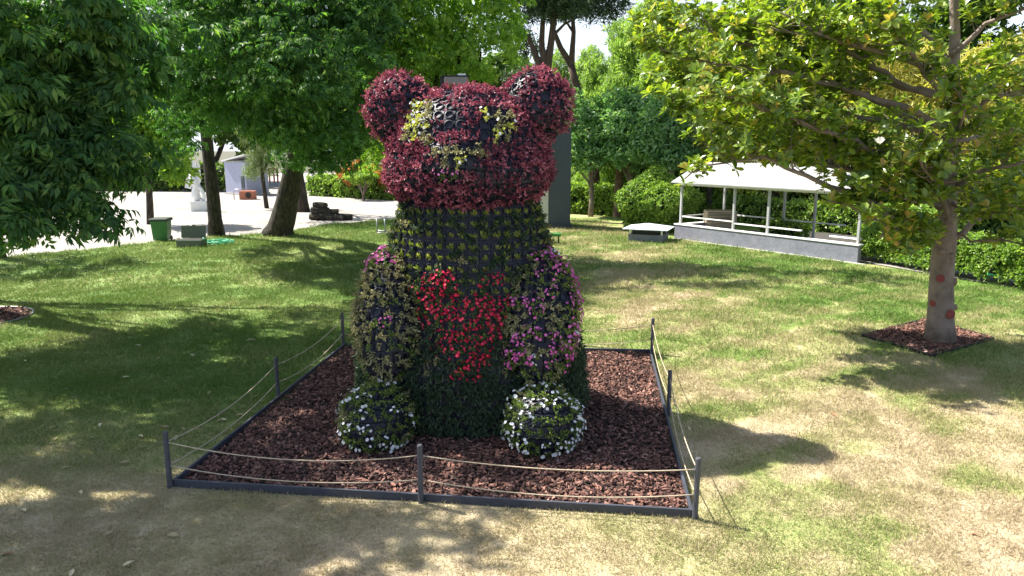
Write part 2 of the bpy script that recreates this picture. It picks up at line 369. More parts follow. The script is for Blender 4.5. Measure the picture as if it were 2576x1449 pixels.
def tp_mag():
    t = TP(); nl = random.randint(7, 10); warm = random.random() < .33
    for k in range(nl):
        a = 2 * math.pi * k / nl + random.uniform(-.35, .35)
        el = random.choice((random.uniform(-.15, .45), random.uniform(.4, 1.2)))
        d = np.array((math.cos(a) * math.cos(el), math.sin(a) * math.cos(el), math.sin(el)))
        f = frame(d, np.array([random.uniform(-.3, .3)]))[0]
        r = random.uniform(.05, .8) if not (warm and random.random() < .5) else random.uniform(.75, 1.1)
        t.add(leaf8(random.uniform(.12, .19), random.uniform(.07, .095), .14, .15), f, d * .015, r=r)
    return t.done()
ELD = [tp_elder() for _ in range(6)]; MAG = [tp_mag() for _ in range(8)]
CL_BROAD = [tp_cluster(6, .22, .14, .2) for _ in range(4)]
CL_SMALL = [tp_cluster(7, .10, .055, .0, eight=False) for _ in range(4)]
CL_FINE = [tp_cluster(9, .26, .055, .1, .1) for _ in range(4)]
CL_UP = [tp_cluster(9, .26, .06, -.7, .1) for _ in range(4)]
CL_HANG = [tp_cluster(8, .34, .035, 1.6, .1, .4) for _ in range(4)]
CL_FAR = [tp_cluster(6, .42, .26, .1) for _ in range(4)]

def crown_arrays(lobes, per_m2, tps, smin=.8, smax=1.25, inner=.55, upright=.6, flat=False):
    """lobes (cx,cy,cz,rx,ry,rz) filled towards their shells with leaf clusters"""
    T = []; N = []
    for lb in lobes:
        (cx, cy, cz, rx, ry, rz), dm = lb[:6], (lb[6] if len(lb) > 6 else 1.0)
        area = 4 * math.pi * ((rx * ry) ** 1.6 / 3 + (rx * rz) ** 1.6 / 3 + (ry * rz) ** 1.6 / 3) ** (1 / 1.6)
        n = max(4, int(area * per_m2 * dm)); d = rdir(n)
        ph = rng.uniform(0, 6, 3)
        wob = 1 + .16 * np.sin(d[:, 0] * 4 + ph[0]) * np.sin(d[:, 1] * 5 + ph[1]) + .12 * np.sin(d[:, 2] * 6 + ph[2])
        rr = (inner + (1.05 - inner) * rng.random(n) ** .45) * wob
        T.append(d * rr[:, None] * (rx, ry, rz) + (cx, cy, cz)); N.append(d)
    T = np.concatenate(T); N = np.concatenate(N)
    n = len(T); up = N * (1 - upright) + np.array((0, 0, upright)) + rng.normal(0, .35, (n, 3))
    yaw = rng.uniform(0, 2 * math.pi, n)
    # frame whose z is 'up', random yaw
    up /= np.linalg.norm(up, axis=1)[:, None]
    ref = np.stack([np.cos(yaw), np.sin(yaw), np.zeros(n)], 1)
    y = ref - up * (ref * up).sum(1)[:, None]; y /= np.linalg.norm(y, axis=1)[:, None] + 1e-9
    x = np.cross(y, up)
    Ms = np.stack([x, y, up], 2)
    return Ms, T, rng.uniform(smin, smax, n), rng.integers(0, len(tps), n), rng.random(n)

def make_crown(name, parent, lobes, per_m2, tps, mat, keep=None, single=0, single_name='leaf_spray', **kw):
    Ms, T, S, W, RS = crown_arrays(lobes, per_m2, tps, **kw)
    if keep is not None:
        k = keep(T); Ms, T, S, W, RS = Ms[k], T[k], S[k], W[k], RS[k]
    if single:
        u, v = proj(T); vis = (u > 0) & (u < 2576) & (v > 0) & (v < 1449)
        d = np.linalg.norm(T - np.array((0, 0, CAM_H)), axis=1); d[~vis] = 1e9
        order = np.argsort(d)[:single]
        pick = np.zeros(len(T), bool); pick[order] = d[order] < 1e8
        singles([tps], [mat], single_name, parent, Ms[pick], T[pick], S[pick], W[pick])
        k = ~pick; Ms, T, S, W, RS = Ms[k], T[k], S[k], W[k], RS[k]
    V, F, mi, r = scatter(tps, W, Ms, T, S, RS)
    return link(name, mesh_np(name, V, F, mat, mi, r), parent, kind='stuff')
_tm = {}
def tmesh(tp, mats, name):
    key = (id(tp[0]), str(mats))
    if key not in _tm: _tm[key] = mesh_np(name, tp[0], tp[1], mats, tp[2], tp[3])
    return _tm[key]
def singles(tpss, mats, name, parent, Ms, T, S, W):
    tps = tpss[0]; pi = ORIG[parent.name]
    for k in range(len(T)):
        o = bpy.data.objects.new(name, tmesh(tps[W[k]], mats, name)); COL.objects.link(o)
        o.parent = parent; o.matrix_parent_inverse = pi
        m4 = Matrix.Identity(4)
        for i in range(3):
            for j in range(3): m4[i][j] = Ms[k][i][j] * S[k]
            m4[i][3] = T[k][i]
        o.matrix_basis = m4

def bend(a, b, n=6, amp=.1, sag=0.):
    a = np.array(a, float); b = np.array(b, float); L = np.linalg.norm(b - a)
    o1 = rng.normal(0, amp * L, 3); o2 = rng.normal(0, amp * L * .5, 3)
    return [a + (b - a) * t + o1 * math.sin(math.pi * t) + o2 * math.sin(2 * math.pi * t) + np.array((0, 0, sag * L * math.sin(math.pi * t))) for t in np.linspace(0, 1, n)]

# ------------------------------------------------------------------ ground
gd = MB().add([(-260, -60, -.01), (260, -60, -.01), (260, 420, -.01), (-260, 420, -.01)], [(0, 1, 2, 3)])
gd.build('ground', ['soil'], kind='structure', label='bare park soil under the planting')
bx = [G(-700, 742)[:2], G(-200, 672)[:2], G(0, 649)[:2], G(200, 630)[:2], G(420, 606)[:2], G(560, 594)[:2], G(700, 586)[:2], G(830, 564)[:2], G(1000, 551)[:2], G(1200, 538)[:2], G(1440, 527)[:2]]
bxx = np.array([p[0] for p in bx] + [8, 14, 40.]); byy = np.array([p[1] for p in bx] + [50, 46, 34.])
def yb(x): return np.interp(x, bxx, byy)
def vnoise(x, y, s, seed):
    r_ = np.random.default_rng(seed); g_ = r_.random((64, 64)); x = x / s; y = y / s
    xi = np.floor(x).astype(int); yi = np.floor(y).astype(int); fx = x - xi; fy = y - yi
    fx = fx * fx * (3 - 2 * fx); fy = fy * fy * (3 - 2 * fy); q = lambda a, b_: g_[a % 64, b_ % 64]
    return (q(xi, yi) * (1 - fx) + q(xi + 1, yi) * fx) * (1 - fy) + (q(xi, yi + 1) * (1 - fx) + q(xi + 1, yi + 1) * fx) * fy
def sstep(a, b_, x): t = np.clip((x - a) / (b_ - a), 0, 1); return t * t * (3 - 2 * t)
def sod(x, y):
    a = R(38); X = x * math.cos(a) + y * math.sin(a); Y = -x * math.sin(a) + y * math.cos(a)
    row = np.floor(Y / .46).astype(int); off = (row * 37 % 11) / 11 * 1.3
    col = np.floor((X + off) / 1.3).astype(int)
    g_ = np.random.default_rng(5).random((97, 89)); cell = g_[row % 97, col % 89]
    ey = np.abs(Y / .46 - row - .5) * 2; ex = np.abs((X + off) / 1.3 - col - .5) * 2
    seam = np.maximum(sstep(.86, .98, ey), sstep(.95, .99, ex))
    return cell, seam, row
def green(x, y):
    n1 = vnoise(x, y, 1.6, 1); n2 = vnoise(x, y, .55, 2); n3 = vnoise(x, y, 4.5, 3)
    cell, seam, row = sod(x, y)
    base = .14 + .75 * sstep(8.6, 14.5, y + x * -.25 + (n3 - .5) * 4) * (1 - .55 * sstep(-1, 3.5, x + (n3 - .5) * 3))
    patch = sstep(.40, .70, .40 * cell + .42 * n1 + .18 * n2 + .05)
    right = sstep(.5, 3, x)
    base = base + right * (.46 * patch - .07) + (1 - right) * (n1 - .5) * .35 + (n2 - .5) * .22
    green_far = sstep(13, 17, y) * sstep(4, 9, x) * .30
    base = base + green_far - .30 * sstep(.45, .8, n3) * right * sstep(9, 12, y) * (1 - sstep(26, 34, y))
    bare = sstep(5.0, 5.8, x + (8.3 - y) * .55 + (n2 - .5) * .6) * (1 - sstep(8.0, 8.6, y)); base = base * (1 - bare) - .25 * bare
    base = base - seam * .4 * (vnoise(x, y, .9, 9) > .45) * right
    return base
xs = np.concatenate([np.arange(-40, -9, .5), np.arange(-9, 12, .11), np.arange(12, 36, .4)]); nt_ = 190
X, Tt = np.meshgrid(xs, np.linspace(0, 1, nt_) ** 1.6, indexing='ij'); Y = 2.5 + (yb(X) - 2.5) * Tt
Yw = Y + np.where(Tt > .99, (vnoise(X, Y, .5, 4) - .5) * .35, 0)
Z = .012 + .02 * vnoise(X, Y, 1.1, 6) - .03 * sod(X, Y)[1] * (vnoise(X, Y, .9, 9) > .45) * (X > 1) * (Y < 13) * .4
V = np.stack([X, Yw, Z], 2).reshape(-1, 3)
i = np.arange(len(xs) - 1)[:, None] * nt_ + np.arange(nt_ - 1)[None]; i = i.ravel()
F = np.stack([i, i + nt_, i + nt_ + 1, i + 1], 1)
me = mesh_np('lawn', V, F, 'lawn', smooth=True)
at = me.attributes.new('green', 'FLOAT', 'POINT'); at.data.foreach_set('value', green(V[:, 0], V[:, 1]).astype(np.float32))
link('lawn', me, kind='structure', label='lawn of green and straw coloured turf squares')

pl = [(-120, 5, .0), *[(x, y - .6, .0) for x, y in zip(bxx[:-3], byy[:-3])], (2.2, 60, 0), (2.0, 110, 0), (-120, 110, 0)]
V = np.array(pl); me = MB().add(V, [tuple(range(len(V)))])
me.build('plaza', ['gravel'], kind='structure', label='pale gravel plaza beyond the lawn')
pa = [G(2080, 640), G(2300, 672), G(2576, 712), G(2900, 760), G(3100, 745), G(2576, 668), G(2250, 640), G(2080, 625)]
pb = MB()
pa0 = np.array([(*G(2170, 662)[:2], .05), (*G(2320, 688)[:2], .05), (*G(2576, 731)[:2], .05), (*G(2900, 790)[:2], .05), (21.5, 20, .05), (14.6, 28, .05)])
pb.add(pa0, [(0, 1, 5), (1, 2, 4, 5), (2, 3, 4)])
pb.build('path', ['gravel'], kind='structure', label='pale paved path behind the right hedge')

# grass blades: instanced tufts
def tuft(nb, rad, h):
    t = TP()
    for k in range(nb):
        a = random.uniform(0, 6.28); rr = rad * math.sqrt(random.random()); lean = rdir(1, .25, 1)[0]
        L = h * random.uniform(.5, 1.25); w = random.uniform(.005, .009)
        f = frame(lean, np.array([random.uniform(-3, 3)]))[0]
        V = np.array([(-w / 2, 0, 0), (w / 2, 0, 0), (0, L, random.uniform(-.3, .3) * L)]); t.add((V, np.array([(0, 1, 2)])), f, (rr * math.cos(a), rr * math.sin(a), 0))
    return t.done()
tufts = []
hid = bpy.data.collections.new('tuft_library')
for k in range(4):
    tp = tuft(46, .13, .046); o = bpy.data.objects.new('grass_tuft', mesh_np('grass_tuft', tp[0], tp[1], 'blade', tp[2], tp[3])); hid.objects.link(o)
BED_A = R(6.3)
bc = np.array([G(440, 1228), G(1738, 1305), G(1635, 893), G(867, 877)])[:, :2]
def in_poly(px, py, poly):
    ins = np.zeros(len(px), bool); n_ = len(poly)
    for a_ in range(n_):
        x1, y1 = poly[a_]; x2, y2 = poly[(a_ + 1) % n_]
        c_ = ((y1 > py) != (y2 > py)) & (px < (x2 - x1) * (py - y1) / (y2 - y1 + 1e-12) + x1); ins ^= c_
    return ins
magbed = np.array([G(2168, 848), G(2330, 806), G(2500, 856), G(2345, 900)])[:, :2]
ring_c = np.array([-13.35, 17.95])
ptsx, ptsy, sc_ = [], [], []
for (y0, y1, dens, s0) in ((5.6, 9.5, 135, 1.0), (9.5, 14, 75, 1.25), (14, 22, 30, 1.8), (22, 42, 11, 2.6)):
    half = .74 * y1 + 1.5; n_ = int((y1 - y0) * 2 * half * dens)
    x = rng.uniform(-half, half, n_); y = rng.uniform(y0, y1, n_)
    k = (np.abs(x) < .72 * y + .9) & (y < yb(x) - .1); x, y = x[k], y[k]
    k = ~in_poly(x, y, bc * 1.0) & ~in_poly(x, y, magbed) & (np.hypot(x - ring_c[0], y - ring_c[1]) > 1.25) & ~((x > 5.0) & (y - 33.5 > -(x - 7.57) * 1.46 - .3) & (y < 50))
    x, y = x[k], y[k]
    g_ = green(x, y); k = rng.random(len(x)) < np.clip(g_ + .75, .25, 1); x, y = x[k], y[k]
    ptsx.append(x); ptsy.append(y); sc_.append(np.full(len(x), s0) * rng.uniform(.65, 1.5, len(x)))
px, py, ps = map(np.concatenate, (ptsx, ptsy, sc_))
gm = bpy.data.meshes.new('grass'); gm.vertices.add(len(px)); gm.vertices.foreach_set('co', np.stack([px, py, np.full(len(px), .02)], 1).astype(np.float32).ravel())
for nm, vals in (('green', green(px, py)), ('sc', ps), ('yaw', rng.uniform(0, 6.28, len(px)))):
    a_ = gm.attributes.new(nm, 'FLOAT', 'POINT'); a_.data.foreach_set('value', vals.astype(np.float32))
grass = link('grass', gm, kind='stuff', label='short mown grass blades, green and straw coloured')
ng = bpy.data.node_groups.new('grass_nodes', 'GeometryNodeTree')
ng.interface.new_socket('Geometry', in_out='INPUT', socket_type='NodeSocketGeometry'); ng.interface.new_socket('Geometry', in_out='OUTPUT', socket_type='NodeSocketGeometry')
gi = ng.nodes.new('NodeGroupInput'); go = ng.nodes.new('NodeGroupOutput'); ci = ng.nodes.new('GeometryNodeCollectionInfo')
ci.inputs['Collection'].default_value = hid; ci.inputs['Separate Children'].default_value = True; ci.inputs['Reset Children'].default_value = True
ip = ng.nodes.new('GeometryNodeInstanceOnPoints'); ip.inputs['Pick Instance'].default_value = True
na = ng.nodes.new('GeometryNodeInputNamedAttribute'); na.data_type = 'FLOAT'; na.inputs['Name'].default_value = 'sc'
ny = ng.nodes.new('GeometryNodeInputNamedAttribute'); ny.data_type = 'FLOAT'; ny.inputs['Name'].default_value = 'yaw'
cx_ = ng.nodes.new('ShaderNodeCombineXYZ'); cs_ = ng.nodes.new('ShaderNodeCombineXYZ')
ng.links.new(gi.outputs[0], ip.inputs['Points']); ng.links.new(ci.outputs[0], ip.inputs['Instance'])
ng.links.new(ny.outputs['Attribute'], cx_.inputs['Z']); ng.links.new(cx_.outputs[0], ip.inputs['Rotation'])
for a_ in ('X', 'Y', 'Z'): ng.links.new(na.outputs['Attribute'], cs_.inputs[a_])
ng.links.new(cs_.outputs[0], ip.inputs['Scale'])
ng.links.new(ip.outputs[0], go.inputs[0])
md = grass.modifiers.new('grass', 'NODES'); md.node_group = ng

# ------------------------------------------------------------------ mulch beds
def chips(poly, dens, size, zb, seed, keep=None):
    r_ = np.random.default_rng(seed); lo = poly.min(0); hi = poly.max(0); n_ = int((hi[0] - lo[0]) * (hi[1] - lo[1]) * dens)
    x = r_.uniform(lo[0], hi[0], n_); y = r_.uniform(lo[1], hi[1], n_); k = in_poly(x, y, poly); x, y = x[k], y[k]
    if keep is not None: k = keep(x, y); x, y = x[k], y[k]
    n_ = len(x); tps = []
    for q in range(8):
        t = TP(); L = size * random.uniform(.7, 1.4); W = L * random.uniform(.35, .75); th = .008; nn = random.choice((4, 4, 5))
        a = np.sort(r_.uniform(0, 2 * math.pi, nn) * .3 + np.arange(nn) * 2 * math.pi / nn)
        top = np.stack([np.cos(a) * W / 2, np.sin(a) * L / 2, th + r_.uniform(-.006, .012, nn)], 1); bot = top * (1.05, 1.05, 1) - (0, 0, th * 1.6)
        V = np.concatenate([top, bot]); Fc = [(0, j, j + 1) for j in range(1, nn - 1)]
        for j in range(nn): jn = (j + 1) % nn; Fc += [(j, nn + j, nn + jn), (j, nn + jn, jn)]
        t.add((V, np.array(Fc)), np.eye(3), (0, 0, 0)); tps.append(t.done())
    nz = np.stack([r_.normal(0, .5, n_), r_.normal(0, .5, n_), np.ones(n_)], 1); nz /= np.linalg.norm(nz, axis=1)[:, None]
    ya = r_.uniform(0, 6.28, n_); ref = np.stack([np.cos(ya), np.sin(ya), 0 * ya], 1)
    yy = ref - nz * (ref * nz).sum(1)[:, None]; yy /= np.linalg.norm(yy, axis=1)[:, None]
    Ms = np.stack([np.cross(yy, nz), yy, nz], 2)
    T = np.stack([x, y, zb + .03 * vnoise(x, y, .35, seed) + r_.uniform(0, .02, n_)], 1)
    V, F, mi, r0 = scatter(tps, r_.integers(0, 8, n_), Ms, T, r_.uniform(.6, 1.3, n_), r_.random(n_) ** 1.25, .15)
    return V, F, mi, r0
def inset(poly, d):
    c = poly.mean(0); return np.array([c + (p - c) * (1 - d / np.linalg.norm(p - c)) for p in poly])
V, F, mi, r0 = chips(inset(bc, .03), 620, .076, .035, 11)
bed = MB().add(np.c_[bc, np.full(4, .034)], [(0, 1, 2, 3)]).build('flower_bed', ['mulch_base'], kind='structure', label='square bark mulch bed under the bear')
link('bark_mulch', mesh_np('bark_mulch', V, F, 'chip', mi, r0), kind='stuff', label='dark red brown bark chips covering the square bed')
edg = thing('bed_edging', 'low dark slate board edging framing the square mulch bed', 'edging', (bc.mean(0)[0], bc.mean(0)[1], 0))
for k in range(4):
    a, b_ = bc[k], bc[(k + 1) % 4]; d = (b_ - a) / np.linalg.norm(b_ - a)
    a2 = a - d * .02; b2 = b_ - d * .025
    MB().bar((*a2, .06), (*b2, .06), .035, .13).build('edging_board', ['edging'], edg, bevel=.004)
# rope fence
fence = thing('rope_fence', 'low rope barrier on grey posts round the mulch bed', 'rope barrier', (bc.mean(0)[0], bc.mean(0)[1], 0))
PH = .78
outp = np.array([bc.mean(0) + (p - bc.mean(0)) * 1.012 for p in bc])
posts = []
for k in range(4):
    a, b_ = outp[k], outp[(k + 1) % 4]; d = (b_ - a) / np.linalg.norm(b_ - a); nrm = np.array((d[1], -d[0]))
    posts.append(a); posts.append((a + b_) / 2 + nrm * .01 + (d * -.12 if k == 1 else 0))
for k, p in enumerate(posts):
    pm = MB(); pm.lathe([(.034, 0), (.034, PH - .012), (.026, PH)], (p[0], p[1], 0), 10)
    lean = (random.uniform(-.008, .012), random.uniform(-.01, .01))
    for vv in pm.V: vv[:, 0] += vv[:, 2] * lean[0]; vv[:, 1] += vv[:, 2] * lean[1]
    po = pm.build('post', ['post'], fence, smooth=False)
    for z in (.64, .33):
        MB().tube([(p[0] - .045, p[1], z), (p[0] + .045, p[1], z)], .006, 6).build('eyelet', ['pipe'], po)
for k in range(8):
    a, b_ = posts[k], posts[(k + 1) % 8]
    for z in (.64, .33):
        sag = {0: .13, 1: .10}.get(k, .14) * random.uniform(.85, 1.15)
        pts = [(*(a + (b_ - a) * t), z - sag * 4 * t * (1 - t)) for t in np.linspace(0, 1, 16)]
        MB().tube(pts, .0072, 6).build('rope', ['rope'], fence, smooth=True)

# ------------------------------------------------------------------ the bear topiary
BC = np.array((-.67, 11.66, 0.))
BR = R(-3)
def bl(p):  # bear local -> world
    p = np.asarray(p, float); c, s_ = math.cos(BR), math.sin(BR)
    return np.stack([p[..., 0] * c - p[..., 1] * s_, p[..., 0] * s_ + p[..., 1] * c, p[..., 2]], -1) + BC
bear = thing('bear_topiary', 'giant seated bear built of potted burgundy and green plants on the mulch bed', 'topiary', tuple(BC))
# ellipsoid volumes: centre, axes (columns), radii
def axes(zdir=(0, 0, 1), xdir=(1, 0, 0)):
    z = np.array(zdir, float); z /= np.linalg.norm(z); x = np.array(xdir, float); x -= z * (x @ z); x /= np.linalg.norm(x)
    return np.stack([x, np.cross(z, x), z], 1)
E = {}
E['skull'] = ((0, .0, 4.16), axes(), (1.19, 1.10, .95))
E['cheeks'] = ((0, -.03, 3.90), axes(), (1.26, 1.14, .68))
E['muzzle'] = ((-.08, -.68, 3.98), axes((0, .25, 1)), (.62, .60, .46))
E['ear_l'] = ((-1.04, .0, 4.80), axes((-.3, 0, 1)), (.485, .44, .52))
E['ear_r'] = ((1.05, .0, 4.84), axes((.3, 0, 1)), (.495, .44, .52))
E['arm_l'] = ((-1.14, -.85, 1.78), axes((-.02, .62, .9)), (.47, .46, 1.02))
E['arm_r'] = ((1.14, -.85, 1.78), axes((.04, .62, .9)), (.52, .46, 1.02))
E['foot_l'] = ((-1.19, -1.6, .40), axes((0, .1, 1)), (.47, .58, .46))
E['foot_r'] = ((1.19, -1.6, .40), axes((0, .1, 1)), (.48, .58, .46))
TORSO = np.array([(0, 1.74), (.4, 1.80), (.9, 1.76), (1.5, 1.60), (2.1, 1.41), (2.6, 1.27), (3.0, 1.15), (3.35, 1.04), (3.6, .95)])
TD = .80
def hw(z): return np.interp(z, TORSO[:, 0], TORSO[:, 1])
def inside(p, names, pad=.97):
    r_ = np.zeros(len(p), bool)
    for nme in names:
        if nme == 'torso':
            h = hw(p[:, 2]); r_ |= ((p[:, 0] / h) ** 2 + (p[:, 1] / (h * TD)) ** 2 < pad * pad) & (p[:, 2] < 3.5)
        else:
            c, A, rr = E[nme]; q = (p - np.array(c)) @ A / np.array(rr); r_ |= (q ** 2).sum(1) < pad * pad
    return r_
SP = .165
def ell_pts(nme, sp=SP):
    c, A, rr = E[nme]; a, b_, h = rr; out = []; nor = []
    th = np.linspace(0, math.pi, 400); rm = (a + b_) / 2
    s_ = np.concatenate([[0], np.cumsum(np.hypot(np.diff(rm * np.sin(th)), np.diff(h * np.cos(th))))])
    n_ = int(round(s_[-1] / sp))
    for k in range(n_):
        t = np.interp((k + .5) / n_ * s_[-1], s_, th); circ = math.pi * (a + b_) * math.sin(t); m_ = max(3, int(round(circ / sp)))
        fi = -math.pi / 2 + (np.arange(m_) + .5 * (m_ % 2)) * 2 * math.pi / m_
        q = np.stack([a * math.sin(t) * np.cos(fi), b_ * math.sin(t) * np.sin(fi), np.full(m_, h * math.cos(t))], 1)
        nn = q / np.array(rr) ** 2; nn /= np.linalg.norm(nn, axis=1)[:, None]
        out.append(q @ A.T + np.array(c)); nor.append(nn @ A.T)
    return np.concatenate(out), np.concatenate(nor)
def torso_pts():
    out, nor = [], []
    for z in np.arange(.08, 3.5, SP * .98):
        h = hw(z); dz = (hw(z + .05) - hw(z - .05)) / .1; circ = 2 * math.pi * h * .91; m_ = int(round(circ / SP))
        fs = np.linspace(0, 2 * math.pi, 800); s_ = np.concatenate([[0], np.cumsum(np.hypot(np.diff(h * np.cos(fs)), np.diff(h * TD * np.sin(fs))))])
        fi = np.interp((np.arange(m_) + .25) / m_ * s_[-1], s_, fs) - math.pi / 2
        fi = np.interp(((np.arange(m_) / m_ + .75) % 1) * s_[-1], s_, fs)
        q = np.stack([h * np.cos(fi), h * TD * np.sin(fi), np.full(m_, z)], 1)
        nn = np.stack([np.cos(fi) / 1, np.sin(fi) / TD, np.full(m_, -dz)], 1); nn /= np.linalg.norm(nn, axis=1)[:, None]
        out.append(q); nor.append(nn)
    return np.concatenate(out), np.concatenate(nor)
PARTS = {'head': ['skull', 'cheeks'], 'muzzle': ['muzzle'], 'ear_l': ['ear_l'], 'ear_r': ['ear_r'], 'torso': ['torso'], 'arm_l': ['arm_l'], 'arm_r': ['arm_r'], 'foot_l': ['foot_l'], 'foot_r': ['foot_r']}
ALLV = ['skull', 'cheeks', 'muzzle', 'ear_l', 'ear_r', 'torso', 'arm_l', 'arm_r', 'foot_l', 'foot_r']
def shell(nme, shrink=.03):
    if nme == 'torso':
        prof = [(hw(z) - shrink, z) for z in np.linspace(0, 3.5, 22)]; mb = MB().lathe(prof, (0, 0, 0), 40, sx=1, sy=TD)
    else:
        c, A, rr = E[nme]; mb = MB(); th = np.linspace(.02, math.pi - .02, 16)
        mb.lathe([(math.sin(t), -math.cos(t)) for t in th], (0, 0, 0), 26)
        mb.V = [(v * (np.array(rr) - shrink)) @ A.T + np.array(c) for v in mb.V]
    mb.V = [bl(v) for v in mb.V]
    return mb
# cup template: z outward
def tp_cup():
    t = TP(); sg = 10; V = []; F = []
    rings = [(.071, .000), (.069, .022), (.058, .024), (.050, -.03)]
    for r_, z in rings:
        for j in range(sg): a = 2 * math.pi * j / sg; V.append((r_ * math.cos(a), r_ * math.sin(a), z + .006 * math.sin(a)))
    for k in range(3):
        for j in range(sg):
            a_, b_ = k * sg + j, k * sg + (j + 1) % sg; F += [(a_, b_, b_ + sg), (a_, b_ + sg, a_ + sg)]
    n0 = len(V); h = .077; V += [(-h, -h, -.004), (h, -h, -.004), (h, h, .004), (-h, h, .004)]; F += [(n0, n0 + 1, n0 + 2), (n0, n0 + 2, n0 + 3)]
    t.add((np.array(V), np.array(F)), np.eye(3), (0, 0, 0), r=.5); return t.done()
CUP = [tp_cup()]
def tp_red():
    t = TP(); pb0 = random.uniform(-.18, .22)
    for s_ in range(random.randint(9, 13)):
        d = rdir(1, .1, 1)[0]; d[1] += .15; d /= np.linalg.norm(d); L = random.uniform(.04, .105); o0 = np.array((random.uniform(-.03, .03), random.uniform(-.03, .03), 0))
        rr = random.random()
        for k in range(7):
            tt = (k + 1.5) / 8.; dd = rdir(1)[0] * .9 + d * .8
            t.add(kite(random.uniform(.020, .032), .018, .3), frame(dd, rng.uniform(-3, 3, 1))[0], o0 + d * L * (.35 + .65 * tt), r=np.clip(pb0 + rr * .6 + random.random() * .4, 0, 1))
    return t.done()
def tp_lettuce():
    t = TP()
    for s_ in range(random.randint(6, 9)):
        d = np.array((random.uniform(-.45, .45), random.uniform(.35, 1.1), random.uniform(.25, .6)))
        t.add(leaf8(random.uniform(.045, .085), random.uniform(.020, .032), .25, random.uniform(-.5, .4)), frame(d, rng.uniform(-.7, .7, 1), (0, 0, 1))[0], (random.uniform(-.03, .03), -.035 + random.uniform(-.02, .015), .0))
    return t.done()
def tp_sprig(nst, Lr, lw, ll, droop=0., bl_=None, nb=0, bs=.034):
    t = TP()
    for s_ in range(nst):
        d = rdir(1, .2, 1)[0]; d[1] -= droop; d /= np.linalg.norm(d); L = random.uniform(*Lr); o0 = np.array((random.uniform(-.03, .03), random.uniform(-.03, .03), 0))
        rr = random.random()
        for k in range(6):
            tt = (k + 1) / 6.; dd = rdir(1)[0] * .9 + d * .5; dd[1] -= droop * .8
            t.add(kite(random.uniform(.7, 1.2) * ll, lw, .3), frame(dd, rng.uniform(-3, 3, 1))[0], o0 + d * L * tt, r=np.clip(rr * .5 + random.random() * .5, 0, 1))
    for k in range(nb):
        d = rdir(1, .35, 1)[0]; d[1] += .3; d /= np.linalg.norm(d); c = d * random.uniform(.07, .11) + np.array((random.uniform(-.035, .035), random.uniform(-.03, .03), 0)); c[2] = max(c[2], .05)
        f = frame(np.cross(d, rdir(1)[0]), None)[0]
        # frame with z = d
        x = np.cross(d, (0, 1, .1)); x /= np.linalg.norm(x); y = np.cross(d, x); f = np.stack([x, y, d], 1)
        V = [(0, 0, 0)]; F = []; s_ = bs * random.uniform(.8, 1.15)
        for j in range(10):
            a = j * math.pi / 5; r_ = s_ * (.5 if j % 2 else .42); V.append((r_ * math.cos(a), r_ * math.sin(a), .004))
        for j in range(10): F.append((0, 1 + j, 1 + (j + 1) % 10))
        t.add((np.array(V), np.array(F)), f, c, mi=1)
        V2 = [(.07 * s_ * math.cos(a), .07 * s_ * math.sin(a), .006) for a in (0, 1.57, 3.14, 4.71)]
        t.add((np.array(V2), np.array([(0, 1, 2), (0, 2, 3)])), f, c, mi=2)
    return t.done()
KIND = {
    'burgundy_plant': ([tp_red() for _ in range(14)], ['red_leaf']),
    'green_plant': ([tp_lettuce() for _ in range(8)], ['green_leaf']),
    'wilted_plant': ([tp_sprig(10, (.04, .1), .020, .036, .5) for _ in range(6)], ['dry_leaf']),
    'dark_plant': ([tp_sprig(9, (.05, .12), .024, .055, .8) for _ in range(5)], ['dark_leaf']),
    'olive_plant': ([tp_sprig(8, (.04, .1), .018, .032, .1) for _ in range(5)], ['foot_leaf']),
    'white_flower_plant': ([tp_sprig(6, (.04, .09), .018, .032, .1, nb=random.randint(5, 8), bs=.038) for _ in range(6)], ['foot_leaf', 'white_petal', 'yellow_leaf']),
    'pink_flower_plant': ([tp_sprig(6, (.04, .09), .018, .032, .1, nb=random.randint(9, 14), bs=.037) for _ in range(6)], ['foot_leaf', 'pink_petal', 'petal_eye']),
    'red_flower_plant': ([tp_sprig(6, (.04, .09), .018, .032, .1, nb=random.randint(8, 12), bs=.041) for _ in range(6)], ['foot_leaf', 'red_petal', 'petal_eye']),
    'yellow_plant': ([tp_sprig(6, (.04, .08), .026, .04, .1, nb=2, bs=.04) for _ in range(4)], ['yellow_leaf', 'white_petal', 'white_petal']),
}
RED_ROWS = [(600, [(755, 905), (1205, 1305)]), (675, [(640, 730), (755, 985)]), (760, [(775, 855), (950, 1135), (1180, 1420)]), (865, [(745, 1375)]), (945, [(715, 1345)]), (1030, [(815, 1335)]), (1110, [(815, 1225)]), (1185, [(835, 1190)]), (1275, [(955, 1215)]), (1350, [(1010, 1150)])]
